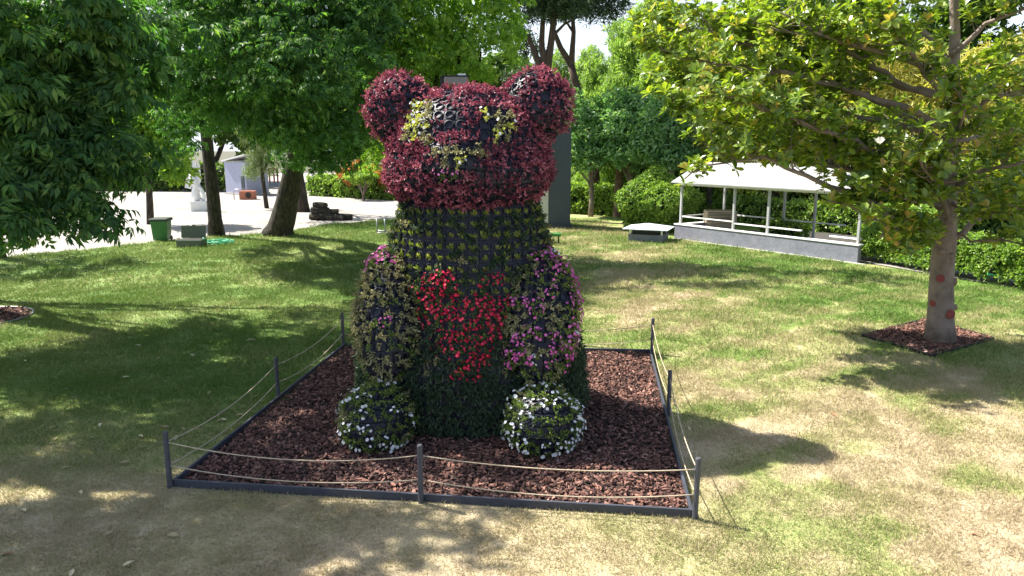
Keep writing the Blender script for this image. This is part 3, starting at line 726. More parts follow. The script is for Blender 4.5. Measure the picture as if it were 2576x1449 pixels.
def choose(part, u, v, zl):
    x2 = (u - 858.7) / .2962; y2 = (v - 536.7) / .2962
    x1 = (u - 858.7) / .2871; y1 = (v - 134.2) / .2871
    rd = random.random()
    if part in ('head', 'muzzle', 'ear_l', 'ear_r'):
        if part in ('head', 'muzzle'):
            if 590 < x1 < 790 and 470 < y1 < 750: return 'yellow_plant' if rd < .7 else 'wilted_plant'
            if 1260 < x1 < 1510 and 500 < y1 < 730: return 'yellow_plant' if rd < .5 else 'wilted_plant'
            if 790 < x1 < 1280 and 780 < y1 < 925: return 'wilted_plant' if rd < .9 else None
            if 900 < x1 < 1110 and 925 < y1 < 1010: return 'yellow_plant' if rd < .5 else 'wilted_plant'
            if 840 < x1 < 1040 and 960 < y1 < 1120: return 'pink_flower_plant' if rd < .6 else 'yellow_plant'
            if 680 < x1 < 1300 and 380 < y1 < 790 and rd < .22: return None
        return 'burgundy_plant' if rd < (.92 if part != 'ear_r' else .84) else None
    if part == 'torso':
        for yy, spans in RED_ROWS:
            if abs(y2 - yy) < 46 and any(a_ - 30 < x2 < b_ + 30 for a_, b_ in spans): return 'red_flower_plant' if rd < .93 else 'olive_plant'
        if zl > 1.75: return 'green_plant' if rd < .95 else ('wilted_plant' if rd < .98 else None)
        if 650 < x2 < 1420 and y2 < 1400: return 'wilted_plant' if rd < .4 else 'dark_plant'
        return 'dark_plant' if rd < .93 else None
    if part == 'arm_l':
        if y2 < 480 and x2 < 400: return 'pink_flower_plant' if rd < .85 else 'olive_plant'
        if 300 < x2 < 480 and 860 < y2 < 940 and rd < .5: return 'pink_flower_plant'
        return 'wilted_plant' if rd < .72 else ('olive_plant' if rd < .93 else ('pink_flower_plant' if rd < .95 else None))
    if part == 'arm_r':
        for (a_, b_, c_, d_, pr) in ((1680, 1930, 340, 540, .8), (1890, 2050, 560, 1250, .6), (1370, 1640, 730, 850, .6), (1680, 1780, 830, 930, .7), (1550, 1660, 900, 1000, .7), (1310, 1610, 1000, 1300, .85), (1720, 1960, 1050, 1400, .45)):
            if a_ < x2 < b_ and c_ < y2 < d_ and rd < pr: return 'pink_flower_plant'
        rd = random.random()
        return 'wilted_plant' if rd < .45 else ('olive_plant' if rd < .85 else ('pink_flower_plant' if rd < .92 else ('white_flower_plant' if rd < .95 else None)))
    # feet
    if part == 'foot_l': c_, cv = 950, 1070
    else: c_, cv = 1370, 1070
    e = math.hypot((u - c_) / 98, (v - cv) / 90)
    pw = .15 + .5 * (e > .5) if part == 'foot_r' else (.62 if (u < c_ - 20 and v > cv - 60) or v > cv + 30 else .22)
    return 'white_flower_plant' if rd < pw else ('olive_plant' if rd < .92 else 'wilted_plant')
cnt = {}
recs = {}
part_obj = {}
for part, vols in PARTS.items():
    nm = {'ear_l': 'ear', 'ear_r': 'ear', 'arm_l': 'arm', 'arm_r': 'arm', 'foot_l': 'foot', 'foot_r': 'foot'}.get(part, part)
    mb = shell(vols[0])
    for v2 in vols[1:]:
        m2 = shell(v2); mb.add(np.concatenate(m2.V), m2.F[4] + m2.F[3])
    po = mb.build(nm, ['shell'], bear, smooth=True); part_obj[part] = po
    if part == 'arm_r': po['label'] = 'arm edged with pink flowers'
    for vol in vols:
        p, n_ = torso_pts() if vol == 'torso' else ell_pts(vol)
        k = ~inside(p, [x for x in ALLV if x != vol]) & (p[:, 2] > .05); p, n_ = p[k], n_[k]
        if vol == 'muzzle': n_ = n_
        # cups tilt a little upwards
        up = np.array((0, 0, 1.)); n2 = n_ + up * (.04 if part == 'torso' else .2) * (1 - np.abs(n_[:, 2:3])); n2 /= np.linalg.norm(n2, axis=1)[:, None]
        wn = bl(n2) - BC; wp = bl(p)
        ref = np.where(np.abs(wn[:, 2:3]) > .97, np.array((0, 1., 0)), np.array((0, 0, 1.)))
        y = ref - wn * (ref * wn).sum(1)[:, None]; y /= np.linalg.norm(y, axis=1)[:, None]
        Ms = np.stack([np.cross(y, wn), y, wn], 2)
        view = np.array((0, 0, CAM_H)) - wp; dist = np.linalg.norm(view, axis=1); face = (view * (bl(n_) - BC)).sum(1) / dist
        u, v = proj(wp)
        for q in range(len(wp)):
            kd = choose(part, u[q], v[q], p[q][2])
            score = face[q] / dist[q]
            if p[q][2] < .9 and part == 'torso': score *= .5
            recs.setdefault('planter_cup', []).append((score, part, wp[q], Ms[q], 1.0))
            ex = None
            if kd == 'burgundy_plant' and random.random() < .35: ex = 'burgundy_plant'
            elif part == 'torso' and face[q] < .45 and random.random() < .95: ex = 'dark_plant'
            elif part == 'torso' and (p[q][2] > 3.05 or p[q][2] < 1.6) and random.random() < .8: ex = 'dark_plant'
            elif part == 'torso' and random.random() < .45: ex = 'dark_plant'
            elif part in ('arm_l', 'arm_r') and random.random() < .25: ex = 'wilted_plant'
            elif part in ('foot_l', 'foot_r') and random.random() < .25: ex = 'olive_plant'
            if ex: recs.setdefault(ex, []).append((score * .2, part, wp[q] + Ms[q][:, 2] * .01 + Ms[q][:, 0] * random.uniform(-.07, .07) + Ms[q][:, 1] * random.uniform(-.08, .02), Ms[q], random.uniform(.8, 1.2)))
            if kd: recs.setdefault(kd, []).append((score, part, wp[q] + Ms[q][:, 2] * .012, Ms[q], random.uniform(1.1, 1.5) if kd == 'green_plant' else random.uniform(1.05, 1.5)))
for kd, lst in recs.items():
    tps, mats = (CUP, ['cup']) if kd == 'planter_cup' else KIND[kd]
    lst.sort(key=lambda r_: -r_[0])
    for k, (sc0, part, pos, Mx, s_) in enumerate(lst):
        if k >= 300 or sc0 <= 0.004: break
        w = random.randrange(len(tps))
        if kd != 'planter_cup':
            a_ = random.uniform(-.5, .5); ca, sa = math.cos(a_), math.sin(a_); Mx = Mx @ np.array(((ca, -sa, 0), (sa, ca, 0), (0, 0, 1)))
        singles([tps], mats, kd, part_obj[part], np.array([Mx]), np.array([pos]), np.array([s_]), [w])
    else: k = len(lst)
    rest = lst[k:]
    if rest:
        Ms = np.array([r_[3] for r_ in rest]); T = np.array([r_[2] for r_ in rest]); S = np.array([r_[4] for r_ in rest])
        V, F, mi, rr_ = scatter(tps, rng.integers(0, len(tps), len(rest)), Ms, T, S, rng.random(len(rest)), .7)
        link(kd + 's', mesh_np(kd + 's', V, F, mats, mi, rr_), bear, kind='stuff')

# ------------------------------------------------------------------ trees with drooping sprays (box elder)
def holes(T, thr, s_=.75, seed=41):  # leaf gaps shaped along the sun's rays so light flecks reach the lawn
    gx = T[:, 0] + .714 * T[:, 2] + 60; gy = T[:, 1] - .35 * T[:, 2] + 60
    return (.5 * vnoise(gx, gy, s_ * 1.5, seed) + .5 * vnoise(gx, gy, s_ * .6, seed + 1)) > thr
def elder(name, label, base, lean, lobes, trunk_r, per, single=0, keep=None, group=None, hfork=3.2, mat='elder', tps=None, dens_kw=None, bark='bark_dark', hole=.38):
    t = thing(name, label, 'tree', tuple(base), group)
    k0 = keep; keep = lambda T: holes(T, hole) & (k0(T) if k0 is not None else True)
    base = np.array(base, float); top = np.array(lean, float)
    pts = bend(base, top, 9, .02); rads = np.interp(np.linspace(0, 1, 9), [0, .08, .3, 1], [trunk_r * 1.4, trunk_r * 1.1, trunk_r, trunk_r * .72])
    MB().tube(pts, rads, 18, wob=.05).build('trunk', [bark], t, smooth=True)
    for lb in lobes[:9]:
        c = np.array(lb[:3]); st = top + (base - top) * random.uniform(0, .15)
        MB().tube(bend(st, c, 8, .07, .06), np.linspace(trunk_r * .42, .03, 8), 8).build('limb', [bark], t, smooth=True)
    make_crown('crown', t, lobes, per, tps or ELD, mat, keep=keep, single=single, **(dens_kw or {}))
    return t
def lobes_in(c, r_, n_, lr, flat=.7, seed=0, dm=1.0):
    q = np.random.default_rng(seed); out = []
    for k in range(n_):
        d = q.normal(0, 1, 3); d /= np.linalg.norm(d); rr = q.uniform(.35, 1) ** .6
        out.append((c[0] + d[0] * r_[0] * rr, c[1] + d[1] * r_[1] * rr, c[2] + d[2] * r_[2] * rr, lr * q.uniform(.75, 1.25), lr * q.uniform(.75, 1.25), lr * flat * q.uniform(.75, 1.2), dm))
    return out
def PL(lst):  # lobes from picture position: (u, v, D, r, flat)
    out = []
    for (u, v, D, r_, fl) in lst: p = P(u, v, D); out.append((p[0], p[1], p[2], r_, r_, r_ * fl))
    return out
# tree A: near left, trunk just outside the frame
lA = PL([(-60, 540, 15, 1.1, .5), (60, 480, 14.5, 1.2, .5), (180, 530, 14, .75, .4), (240, 450, 14.5, .95, .5), (320, 370, 15, .75, .5), (60, 330, 15, 1.6, .7), (220, 330, 15.5, 1.4, .7), (60, 150, 15, 1.7, .7), (250, 200, 16, 1.5, .7), (150, 20, 15.5, 1.8, .7), (330, 60, 17, 1.5, .7), (-120, 330, 16, 2, .7), (-200, 100, 17, 2.4, .7), (250, 545, 14, .5, .4), (40, 550, 13.5, .65, .4)])
def split(lobes, n_=5, f=.58):
    out = []
    for lb in lobes:
        if lb[3] < .9: out.append(lb); continue
        for k in range(n_):
            d = rdir(1)[0] * .72; out.append((lb[0] + d[0] * lb[3], lb[1] + d[1] * lb[4], lb[2] + d[2] * lb[5] * 1.1, lb[3] * f * random.uniform(.7, 1.2), lb[4] * f, lb[5] * f * random.uniform(.6, 1.1)))
    return out
lA = split(lA)
lA += lobes_in((-11.5, 17.5, 10.2), (4.2, 4, 2.0), 9, 1.2, .5, 4, .35)
elder('box_elder', 'large box elder with low drooping sprays hanging over the left lawn', (-13.6, 18.4, 0), (-12.6, 18, 5.5), lA, .33, 5.4, single=300, hole=.36, dens_kw=dict(smin=.95, smax=1.5))
# tree B: trunk at lawn edge, leaning left
bB = G(545, 592)
lB = PL([(470, 90, 27, 2.2, .7), (560, 40, 25, 2.3, .7), (590, 200, 26, 2.2, .65), (500, 220, 27, 1.6, .6), (680, 120, 24, 2.0, .7), (700, 260, 26, 2.0, .6), (610, 250, 27, 1.3, .5), (455, 300, 30, 1.0, .6), (600, -40, 26, 2.6, .7), (480, -30, 28, 2.4, .7)])
lB += PL([(480, 300, 31, 1.1, .6), (470, 360, 31, .7, .6), (505, 290, 33, 1.0, .6), (540, 300, 33, .9, .6)])
lB += lobes_in((-13, 31, 12.5), (5, 4, 2), 7, 2.0, .6, 5, .4)
elder('box_elder', 'box elder whose dark straight trunk leans left beside the coiled hose', bB, P(505, 210, bB[1] - 1.0), lB, .29, 5.5, single=200)
bC = G(700, 592)
lC = PL([(800, 60, 25, 2.1, .7), (760, 180, 23, 1.7, .65), (850, 160, 23.5, 1.6, .65), (880, 60, 26, 2.0, .7), (800, 290, 25, 1.8, .6), (870, 270, 25.5, 1.5, .6), (740, 330, 28, 1.3, .6), (830, 360, 28, 1.3, .6), (900, 330, 28, 1.0, .6), (770, -40, 25, 2.4, .7), (900, -40, 27, 2.4, .7), (870, 390, 30, .8, .8)])
lC += PL([(735, 385, 31, 1.0, .6), (790, 400, 29, .9, .5), (690, 330, 30, .9, .5)])
lC += lobes_in((-8, 29, 12.0), (4, 4, 2), 6, 1.9, .6, 6, .4)
elder('box_elder', 'box elder with thick rugged trunk leaning right at the lawn edge', bC, P(752, 380, bC[1] - 1.5), lC, .55, 5.5, single=200)
bD = G(762, 532)
elder('box_elder', 'thinner dark trunked tree just behind the thick leaning trunk', bD, P(745, 340, bD[1]), PL([(760, 300, 42, 2.6, .6), (830, 260, 44, 2.6, .6), (700, 250, 44, 2.6, .6), (870, 330, 44, 1.8, .6)]), .33, 2.6)
elder('box_elder', 'tree at the left frame edge with only its trunk foot showing', G(-6, 650), P(-22, 420, 27), PL([(-60, 330, 27, 2.3, .7), (40, 300, 28, 1.6, .6), (-160, 200, 28, 3, .7)]), .22, 3)
# high crowns over the near left, outside the frame: they give the foreground shade
elder('box_elder', 'tall box elder standing left of the camera shading the foreground', (-10.6, 10.8, 0), (-10.2, 11, 6.6), lobes_in((-9.3, 11.9, 9.7), (2.4, 3.0, 1.2), 17, 1.25, .55, 8, .9) + lobes_in((-13.0, 14.0, 10.3), (3.2, 2.0, 1.0), 15, 1.2, .55, 18, .7), .3, 5.0, keep=lambda T: T[:, 2] > 4.3 + T[:, 1] * .20)
elder('box_elder', 'box elder beside the camera shading the bottom left lawn', (-13.2, 7.6, 0), (-12.6, 8.2, 6.5), lobes_in((-11.8, 9.9, 9.4), (3.0, 2.8, 1.2), 15, 1.3, .55, 9, .8), .28, 4.5, keep=lambda T: T[:, 2] > 4.3 + T[:, 1] * .22)
elder('box_elder', 'box elder beyond the left frame edge shading the middle lawn', (-19, 21.5, 0), (-17, 21.5, 6.0), lobes_in((-13.2, 21.0, 10.2), (4.2, 2.6, 1.6), 8, 1.4, .6, 10, .35), .3, 3.6, hole=.45)
# tree E: bright tree behind the bear
lE = PL([(960, 60, 27, 1.7, .8), (1060, 40, 28, 1.8, .8), (1180, 30, 28, 1.7, .8), (1000, 160, 27, 1.5, .9), (1100, 150, 28, 1.6, .9), (1210, 130, 28, 1.4, .9), (920, 230, 28, 1.3, 1), (1030, 250, 29, 1.5, .9), (1140, 250, 29, 1.4, .9), (920, 330, 30, 1.2, 1), (960, 390, 32, 1.0, .8), (1260, 60, 29, 1.1, .8), (1100, -60, 28, 2.2, .8), (950, -60, 27, 2.0, .8), (1240, -50, 28, 1.6, .8)]) + [(0.2, 28.2, 11.2, 1.9, 1.6, 1.0), (2.6, 27.6, 11.8, 1.7, 1.5, .9), (-1.5, 27, 11.2, 1.8, 1.5, 1.0)]
elder('ash_tree', 'bright green leafy tree filling the space behind the bear ears', (-2.0, 29.5, 0), (-2.4, 29, 5.5), lE, .3, 5.2, mat='lime', tps=ELD + CL_BROAD[:1])

# ------------------------------------------------------------------ magnolia
mb_ = G(2364, 858); D0 = mb_[1]
mag = thing('magnolia_tree', 'broad magnolia with pruned pale trunk standing in a small mulch square', 'tree', tuple(mb_))
tr = [G(2364, 862), P(2366, 800, D0), P(2368, 720, D0), P(2372, 650, D0), P(2380, 590, D0), P(2386, 500, D0), P(2388, 400, D0 - .05), P(2392, 300, D0), P(2398, 200, D0 + .1), P(2402, 100, D0 + .1), P(2400, -20, D0), P(2395, -140, D0)]
MB().tube(tr, [.33, .265, .24, .235, .215, .16, .145, .135, .12, .10, .08, .05], 20, wob=.035).build('trunk', ['bark_mag'], mag, smooth=True)
LB = [  # (points (u,v), depth offset at the end, start radius)
    ([(2375, 620), (2318, 565), (2228, 527), (2150, 495), (2049, 450), (1960, 415), (1885, 380)], -1.6, .12),
    ([(2390, 260), (2340, 236), (2274, 217), (2219, 175), (2136, 133), (2053, 83), (1965, 79), (1894, 54)], .6, .075),
    ([(2390, 215), (2365, 190), (2303, 154), (2211, 129), (2115, 108), (2050, 80), (1960, 30)], -1.2, .08),
    ([(2386, 370), (2311, 312), (2207, 246), (2103, 225), (2028, 183), (1936, 125), (1848, 104), (1760, 70)], 1.4, .085),
    ([(2388, 300), (2430, 262), (2478, 217), (2530, 160), (2600, 120)], .3, .07),
    ([(2385, 300), (2440, 268), (2500, 245), (2600, 222)], -1.0, .06),
    ([(2385, 605), (2425, 590), (2440, 560), (2480, 545), (2560, 550), (2640, 530)], .2, .085),
    ([(2382, 540), (2324, 483), (2260, 450), (2170, 430), (2080, 380), (1990, 330)], .9, .07),
    ([(2385, 470), (2300, 430), (2200, 380), (2080, 330), (1960, 290), (1850, 240)], -2.0, .08),
    ([(2385, 430), (2290, 400), (2150, 370), (2020, 350), (1900, 330), (1790, 300), (1690, 260)], .5, .075),
    ([(2385, 330), (2300, 280), (2180, 240), (2020, 190), (1880, 170), (1740, 150), (1620, 110)], -.6, .08),
    ([(1915, 392), (1850, 405), (1790, 410), (1745, 425), (1722, 450)], -.2, .02),
    ([(2388, 160), (2330, 90), (2230, 20), (2100, -40), (1990, -80)], 1.2, .07),
    ([(2385, 480), (2450, 440), (2520, 420), (2620, 390)], -1.5, .07),
    ([(2385, 360), (2460, 340), (2540, 330), (2640, 310)], 1.5, .06),
    ([(2390, 140), (2460, 80), (2540, 30), (2640, 0)], -1.0, .06),
    ([(2385, 560), (2380, 520), (2360, 470), (2330, 430), (2300, 380)], -2.2, .07),
    ([(2388, 400), (2400, 350), (2420, 300), (2430, 240)], -2.4, .07),
    ([(2388, 250), (2340, 200), (2290, 130), (2240, 60)], -2.2, .06),
    ([(2385, 500), (2430, 470), (2480, 450), (2540, 440)], 2.2, .06),
    ([(2388, 440), (2330, 380), (2260, 330), (2180, 290)], 2.4, .06),
    ([(2385, 585), (2300, 600), (2245, 610)], -1.2, .03),
    ([(2388, 420), (2250, 380), (2100, 340), (1950, 320), (1800, 330)], 1.5, .07),
    ([(2388, 350), (2200, 300), (2000, 260), (1820, 230), (1680, 200)], 2.5, .07),
    ([(2390, 240), (2200, 200), (1980, 150), (1780, 90), (1640, 60)], 2.8, .06),
    ([(2385, 500), (2250, 450), (2100, 420), (1950, 400), (1820, 380)], -1.0, .06),
    ([(2360, 590), (2320, 585), (2270, 580), (2215, 595)], -2.0, .03),
    ([(2350, 570), (2290, 555), (2230, 540), (2170, 560)], -2.3, .03),
    ([(2395, 580), (2450, 610), (2510, 600), (2590, 620)], -1.6, .03),
    ([(2400, 560), (2460, 500), (2530, 490), (2600, 500)], .4, .04),
    ([(2375, 600), (2350, 570), (2310, 620), (2290, 640)], -1.8, .03),
    ([(2380, 520), (2330, 510), (2280, 500), (2230, 480)], -1.7, .04),
    ([(2390, 500), (2430, 540), (2500, 540), (2560, 520)], -1.9, .04),
    ([(2330, 560), (2280, 570), (2215, 560), (2150, 520), (2080, 505)], -1.4, .03),
]
Tm, Um, Rsc = [], [], []; twigs = MB()
for pts, dz, r0_ in LB:
    n_ = len(pts); dd0 = -.25 if pts[0][0] == 1915 else 0; base_off = -1.6 if pts[0][0] == 1915 else 0
    W3 = np.array([P(u, v, D0 + base_off + (dz if not base_off else 0) * (k / (n_ - 1)) ** 1.1) for k, (u, v) in enumerate(pts)])
    s_ = np.concatenate([[0], np.cumsum(np.linalg.norm(np.diff(W3, axis=0), axis=1))]); Lt = s_[-1]; ns = max(8, int(Lt / .28))
    q = np.linspace(0, Lt, ns); pp = np.stack([np.interp(q, s_, W3[:, a_]) for a_ in range(3)], 1); pp[1:-1] += rng.normal(0, .025, (ns - 2, 3))
    MB().tube(pp, np.linspace(r0_, .014, ns), 9).build('limb', ['bark_mag'], mag, smooth=True)
    nt2 = int(Lt * (10.5 if r0_ > .03 else 6))
    for k in range(nt2):
        t_ = random.uniform(.22 if r0_ > .03 else .1, 1) ** .8; c = np.array([np.interp(t_ * Lt, s_, W3[:, a_]) for a_ in range(3)])
        if r0_ >= .12 and t_ < .78 and random.random() < .75: continue
        d = rdir(1, -.25, .9)[0]; dirl = (W3[-1] - W3[0]) / Lt; d = d + dirl * .7; d /= np.linalg.norm(d); Lw = random.uniform(.25, 1.0) * (1 if r0_ > .03 else .4)
        e = c + d * Lw + np.array((0, 0, .12 * Lw)); w = bend(c, e, 5, .07, -.05)
        twigs.tube(w, np.linspace(.013, .005, 5), 4, cap=False)
        for tt in ((1.0,) if Lw < .35 else (1.0, .72, .45) if random.random() < .7 else (1.0, .6)):
            p_ = w[0] + (w[-1] - w[0]) * tt + rng.normal(0, .05, 3) * (tt < 1)
            Tm.append(p_); Um.append(d * .5 + np.array((0, 0, .8)) + rng.normal(0, .3, 3)); Rsc.append(random.uniform(.95, 1.4))
twigs.build('twigs', ['bark_mag'], mag, kind='stuff')
Tm.append(P(1722, 462, D0 - 1.6)); Um.append(np.array((0, 0, 1.))); Rsc.append(1.2)
# upper crown above the frame
Ms, T2, S2, W2, RS2 = crown_arrays(lobes_in((mb_[0] - .6, D0, 8.9), (3.8, 3.4, 1.2), 12, 1.1, .6, 22), 9, MAG, upright=.9)
Tm = np.array(Tm); Um = np.array(Um); Um /= np.linalg.norm(Um, axis=1)[:, None]; n_ = len(Tm)
ya = rng.uniform(0, 6.28, n_); ref = np.stack([np.cos(ya), np.sin(ya), 0 * ya], 1); yy = ref - Um * (ref * Um).sum(1)[:, None]; yy /= np.linalg.norm(yy, axis=1)[:, None]
Mm = np.stack([np.cross(yy, Um), yy, Um], 2); Sm = np.array(Rsc); Wm = rng.integers(0, 8, n_)
uu, vv = proj(Tm); vis = (uu > 0) & (uu < 2576) & (vv > 0); dst = np.where(vis, Tm[:, 1], 1e9); od = np.argsort(dst)[:300]; pk = np.zeros(n_, bool); pk[od] = True
singles([MAG], ['mag'], 'leaf_rosette', mag, Mm[pk], Tm[pk], Sm[pk], Wm[pk])
k = ~pk; V, F, mi, r0 = scatter(MAG, np.concatenate([Wm[k], W2]), np.concatenate([Mm[k], Ms]), np.concatenate([Tm[k], T2]), np.concatenate([Sm[k], S2]), rng.random(k.sum() + len(T2)), .8)
link('crown', mesh_np('crown', V, F, 'mag', mi, r0), mag, kind='stuff')
for (u, v, r_, dx, dy) in ((2352, 697, .10, -.75, -1), (2396, 707, .085, .9, -.7), (2338, 762, .085, -1, -.35), (2376, 785, .12, 0.1, -1), (2404, 640, .07, .35, -1), (2402, 772, .07, 1, -.2), (2352, 630, .07, -.6, -1)):
    d = np.array((dx, dy, .05)); d /= np.linalg.norm(d); ax = P(2370, v, D0)
    a_ = np.array((ax[0], ax[1], ax[2])) + d * .15; e_ = ax + d * (.272 if v > 740 else .262)
    st = MB().tube([a_, e_], [r_ * 1.05, r_ * .92], 14).build('branch_stub', ['bark_mag'], mag, smooth=True)
    if not (u == 2404 or u == 2352 and v == 630): MB().tube([e_ - d * .01, e_ + d * .012], [r_ * .86, r_ * .84], 14).build('cut_face', ['cut_wound'], st)
t = TP()
for k in range(9):
    a = 2 * math.pi * k / 9; d = np.array((math.cos(a), math.sin(a), random.uniform(.3, 1.2))); t.add(leaf8(.11, .07, .25, -.3), frame(d)[0], (0, 0, 0))
tp = t.done(); fo = bpy.data.objects.new('blossom', mesh_np('blossom', tp[0] * 1.2, tp[1], 'magflower', tp[2], tp[3])); COL.objects.link(fo); fo.parent = mag
fo.matrix_parent_inverse = ORIG[mag.name]; fo.location = P(2213, 362, D0 - 2.2); fo.rotation_euler = (.5, -.3, 0)
# mulch square of the magnolia
V, F, mi, r0 = chips(magbed, 520, .075, .03, 13)
MB().add(np.c_[magbed, np.full(4, .036)], [(0, 1, 2, 3)]).build('tree_bed', ['mulch_base'], kind='structure', label='small mulch square round the magnolia trunk')
link('bark_mulch', mesh_np('bark_mulch', V, F, 'chip', mi, r0), kind='stuff', label='bark chips round the magnolia trunk')
te = thing('tree_bed_edging', 'thin black edging round the magnolia mulch square', 'edging', (magbed.mean(0)[0], magbed.mean(0)[1], 0))
for k in range(4): MB().bar((*magbed[k], .035), (*(magbed[(k + 1) % 4] * .998 + magbed[k] * .002), .035), .03, .08).build('edging_strip', ['black'], te)
# round mulch ring at the left
ang = np.linspace(0, 2 * math.pi, 33)[:-1]; rp = np.stack([ring_c[0] + 1.2 * np.cos(ang), ring_c[1] + 1.2 * np.sin(ang)], 1)
MB().add(np.c_[rp, np.full(32, .034)], [tuple(range(32))]).build('ring_bed', ['mulch_base'], kind='structure', label='round mulch bed at the left edge')
V, F, mi, r0 = chips(rp, 420, .08, .03, 14); link('bark_mulch', mesh_np('bark_mulch', V, F, 'chip', mi, r0), kind='stuff', label='bark chips in the round bed at the left edge')
MB().tube([(*p, .05) for p in list(rp) + [rp[0]]], .02, 6).build('bed_ring', ['pipe'], smooth=True, label='thin pale pipe edging round the left mulch circle', cat='edging')

# ------------------------------------------------------------------ hedges and shrubs
def hedge_box(name, label, pts, w, h, per, mat='hedge', tps=None, cat='hedge', zlow=0., group=None, smin=.8, smax=1.3, stems=False):
    """pts ground polyline; a clipped hedge, leaves in the outer skin of a box"""
    pts = [np.array(p[:2], float) for p in pts]; t = thing(name, label, cat, (*pts[0], 0), group); tps = tps or CL_SMALL
    T = []; N = []
    for a, b_ in zip(pts[:-1], pts[1:]):
        d = b_ - a; L = np.linalg.norm(d); d /= L; nr = np.array((-d[1], d[0]))
        for face, ar in (('t', L * w), ('f', L * (h - zlow)), ('b', L * (h - zlow)), ('e', w * h), ('s', w * h)):
            n_ = int(ar * per * (.3 if face == 'b' else 1)); s1 = rng.random(n_); s2 = rng.random(n_)
            if face == 't': x = s1 * L; y = (s2 - .5) * w; z = np.full(n_, h); nn = (0, 0, 1)
            elif face == 'e': x = np.full(n_, L); y = (s1 - .5) * w; z = zlow + s2 * (h - zlow); nn = (*d, 0)
            elif face == 's': x = np.zeros(n_); y = (s1 - .5) * w; z = zlow + s2 * (h - zlow); nn = (*-d, 0)
            else: sg = -1 if face == 'f' else 1; x = s1 * L; y = np.full(n_, sg * w / 2); z = zlow + s2 * (h - zlow); nn = (*(nr * sg), 0)
            p = np.stack([a[0] + d[0] * x + nr[0] * y, a[1] + d[1] * x + nr[1] * y, z], 1)
            wob = (vnoise(p[:, 0] + p[:, 1] * .3, p[:, 2] * 1.3 + p[:, 1], .6, 31) - .5) * .28 * min(1, w)
            p = p + np.array(nn) * wob[:, None] + rng.normal(0, .05, p.shape); T.append(p); N.append(np.tile(nn, (n_, 1)))
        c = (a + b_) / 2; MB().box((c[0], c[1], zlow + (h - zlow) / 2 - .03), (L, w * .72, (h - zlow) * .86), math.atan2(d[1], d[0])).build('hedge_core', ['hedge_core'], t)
        if stems:
            for k in range(int(L * 3)):
                q = a + d * random.uniform(0, L) + nr * random.uniform(-.25, .25) * w; e = q + rng.normal(0, .15, 2)
                MB().tube([(*q, 0), (*((q + e) / 2), zlow * .5), (*e, zlow + .15)], [.022, .018, .012], 5).build('stem', ['bark_mag'], t)
    T = np.concatenate(T); N = np.concatenate(N).astype(float) + rng.normal(0, .5, T.shape) + (0, 0, .35); N /= np.linalg.norm(N, axis=1)[:, None]
    n_ = len(T); ya = rng.uniform(0, 6.28, n_); ref = np.stack([np.cos(ya), np.sin(ya), .3 + 0 * ya], 1); yy = ref - N * (ref * N).sum(1)[:, None]; yy /= np.linalg.norm(yy, axis=1)[:, None]
    V, F, mi, r0 = scatter(tps, rng.integers(0, len(tps), n_), np.stack([np.cross(yy, N), yy, N], 2), T, rng.uniform(smin, smax, n_), rng.random(n_))
    link('foliage', mesh_np('foliage', V, F, mat, mi, r0), t, kind='stuff'); return t
def bush(name, label, c, r_, per, mat='hedge', tps=None, cat='shrub', sm=1.0, group=None):
    t = thing(name, label, cat, (c[0], c[1], 0), group)
    MB().lathe([(max(.01, math.sin(a) * .8), -math.cos(a) * .8) for a in np.linspace(0.01, math.pi - .01, 9)], (0, 0, 0), 14)
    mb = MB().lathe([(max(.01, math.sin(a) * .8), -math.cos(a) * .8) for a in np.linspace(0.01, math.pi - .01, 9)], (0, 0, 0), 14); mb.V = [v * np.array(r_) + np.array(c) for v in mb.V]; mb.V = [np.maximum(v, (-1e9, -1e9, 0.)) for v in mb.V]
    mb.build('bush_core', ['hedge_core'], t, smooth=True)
    make_crown('foliage', t, [(*c, *r_)], per, tps or CL_SMALL, mat, keep=lambda T: T[:, 2] > .02, inner=.85, upright=.3, smin=sm, smax=sm * 1.4)
    return t
h1 = G(2168, 658); h2 = G(2590, 738); h3 = G(2900, 800)
hedge_box('clipped_hedge', 'clipped hedge with bare stems beside the magnolia, along the path', [(h1[0] + .55, h1[1] + .25), (h2[0] + .45, h2[1] + .55), (h3[0] + .4, h3[1] + .7)], 1.1, 1.25, 150, zlow=.26, stems=True, smin=.9, smax=1.4)
bush('round_bush', 'large rounded bush between the low hedge and the white roofed shelter', (7.1, 37.0, 1.35), (1.75, 1.6, 1.5), 95, sm=1.2)
hedge_box('clipped_hedge', 'low clipped hedge directly right of the dark slate pillar', [(3.0, 46.8), (7.4, 44.3)], 1.3, 1.75, 48, smin=1.4, smax=2.2)
hedge_box('clipped_hedge', 'low pale hedge running behind the white roofed shelter', [(10.2, 42.5), (15.5, 36.5), (19, 31.5)], 1.2, 1.35, 40, smin=1.4, smax=2.2)
hedge_box('clipped_hedge', 'dark taller hedge farther behind the shelter', [(8, 52), (15, 45), (22, 35), (27, 28)], 1.5, 2.3, 22, mat='farleaf', smin=2, smax=3)
bush('round_bush', 'small leafy shrub growing just inside the shelter rail', (12.0, 32.6, .45), (1.0, .6, .55), 60, sm=1.2)
hedge_box('clipped_hedge', 'long grey green hedge at the back of the gravel plaza', [(-16.6, 63), (-9.0, 58), (-2.6, 53.5), (2, 49.8)], 1.6, 1.55, 26, smin=1.8, smax=2.8)
bush('orange_shrub', 'orange leaved shrub behind the plaza hedge', (-12.0, 59.6, 1.95), (1.7, 1.0, .75), 30, mat='orange', sm=2.2)
bush('orange_shrub', 'smaller orange shrub close to the bear cheek', (-9.6, 58.0, 1.7), (.8, .7, .7), 30, mat='orange', sm=2.0)
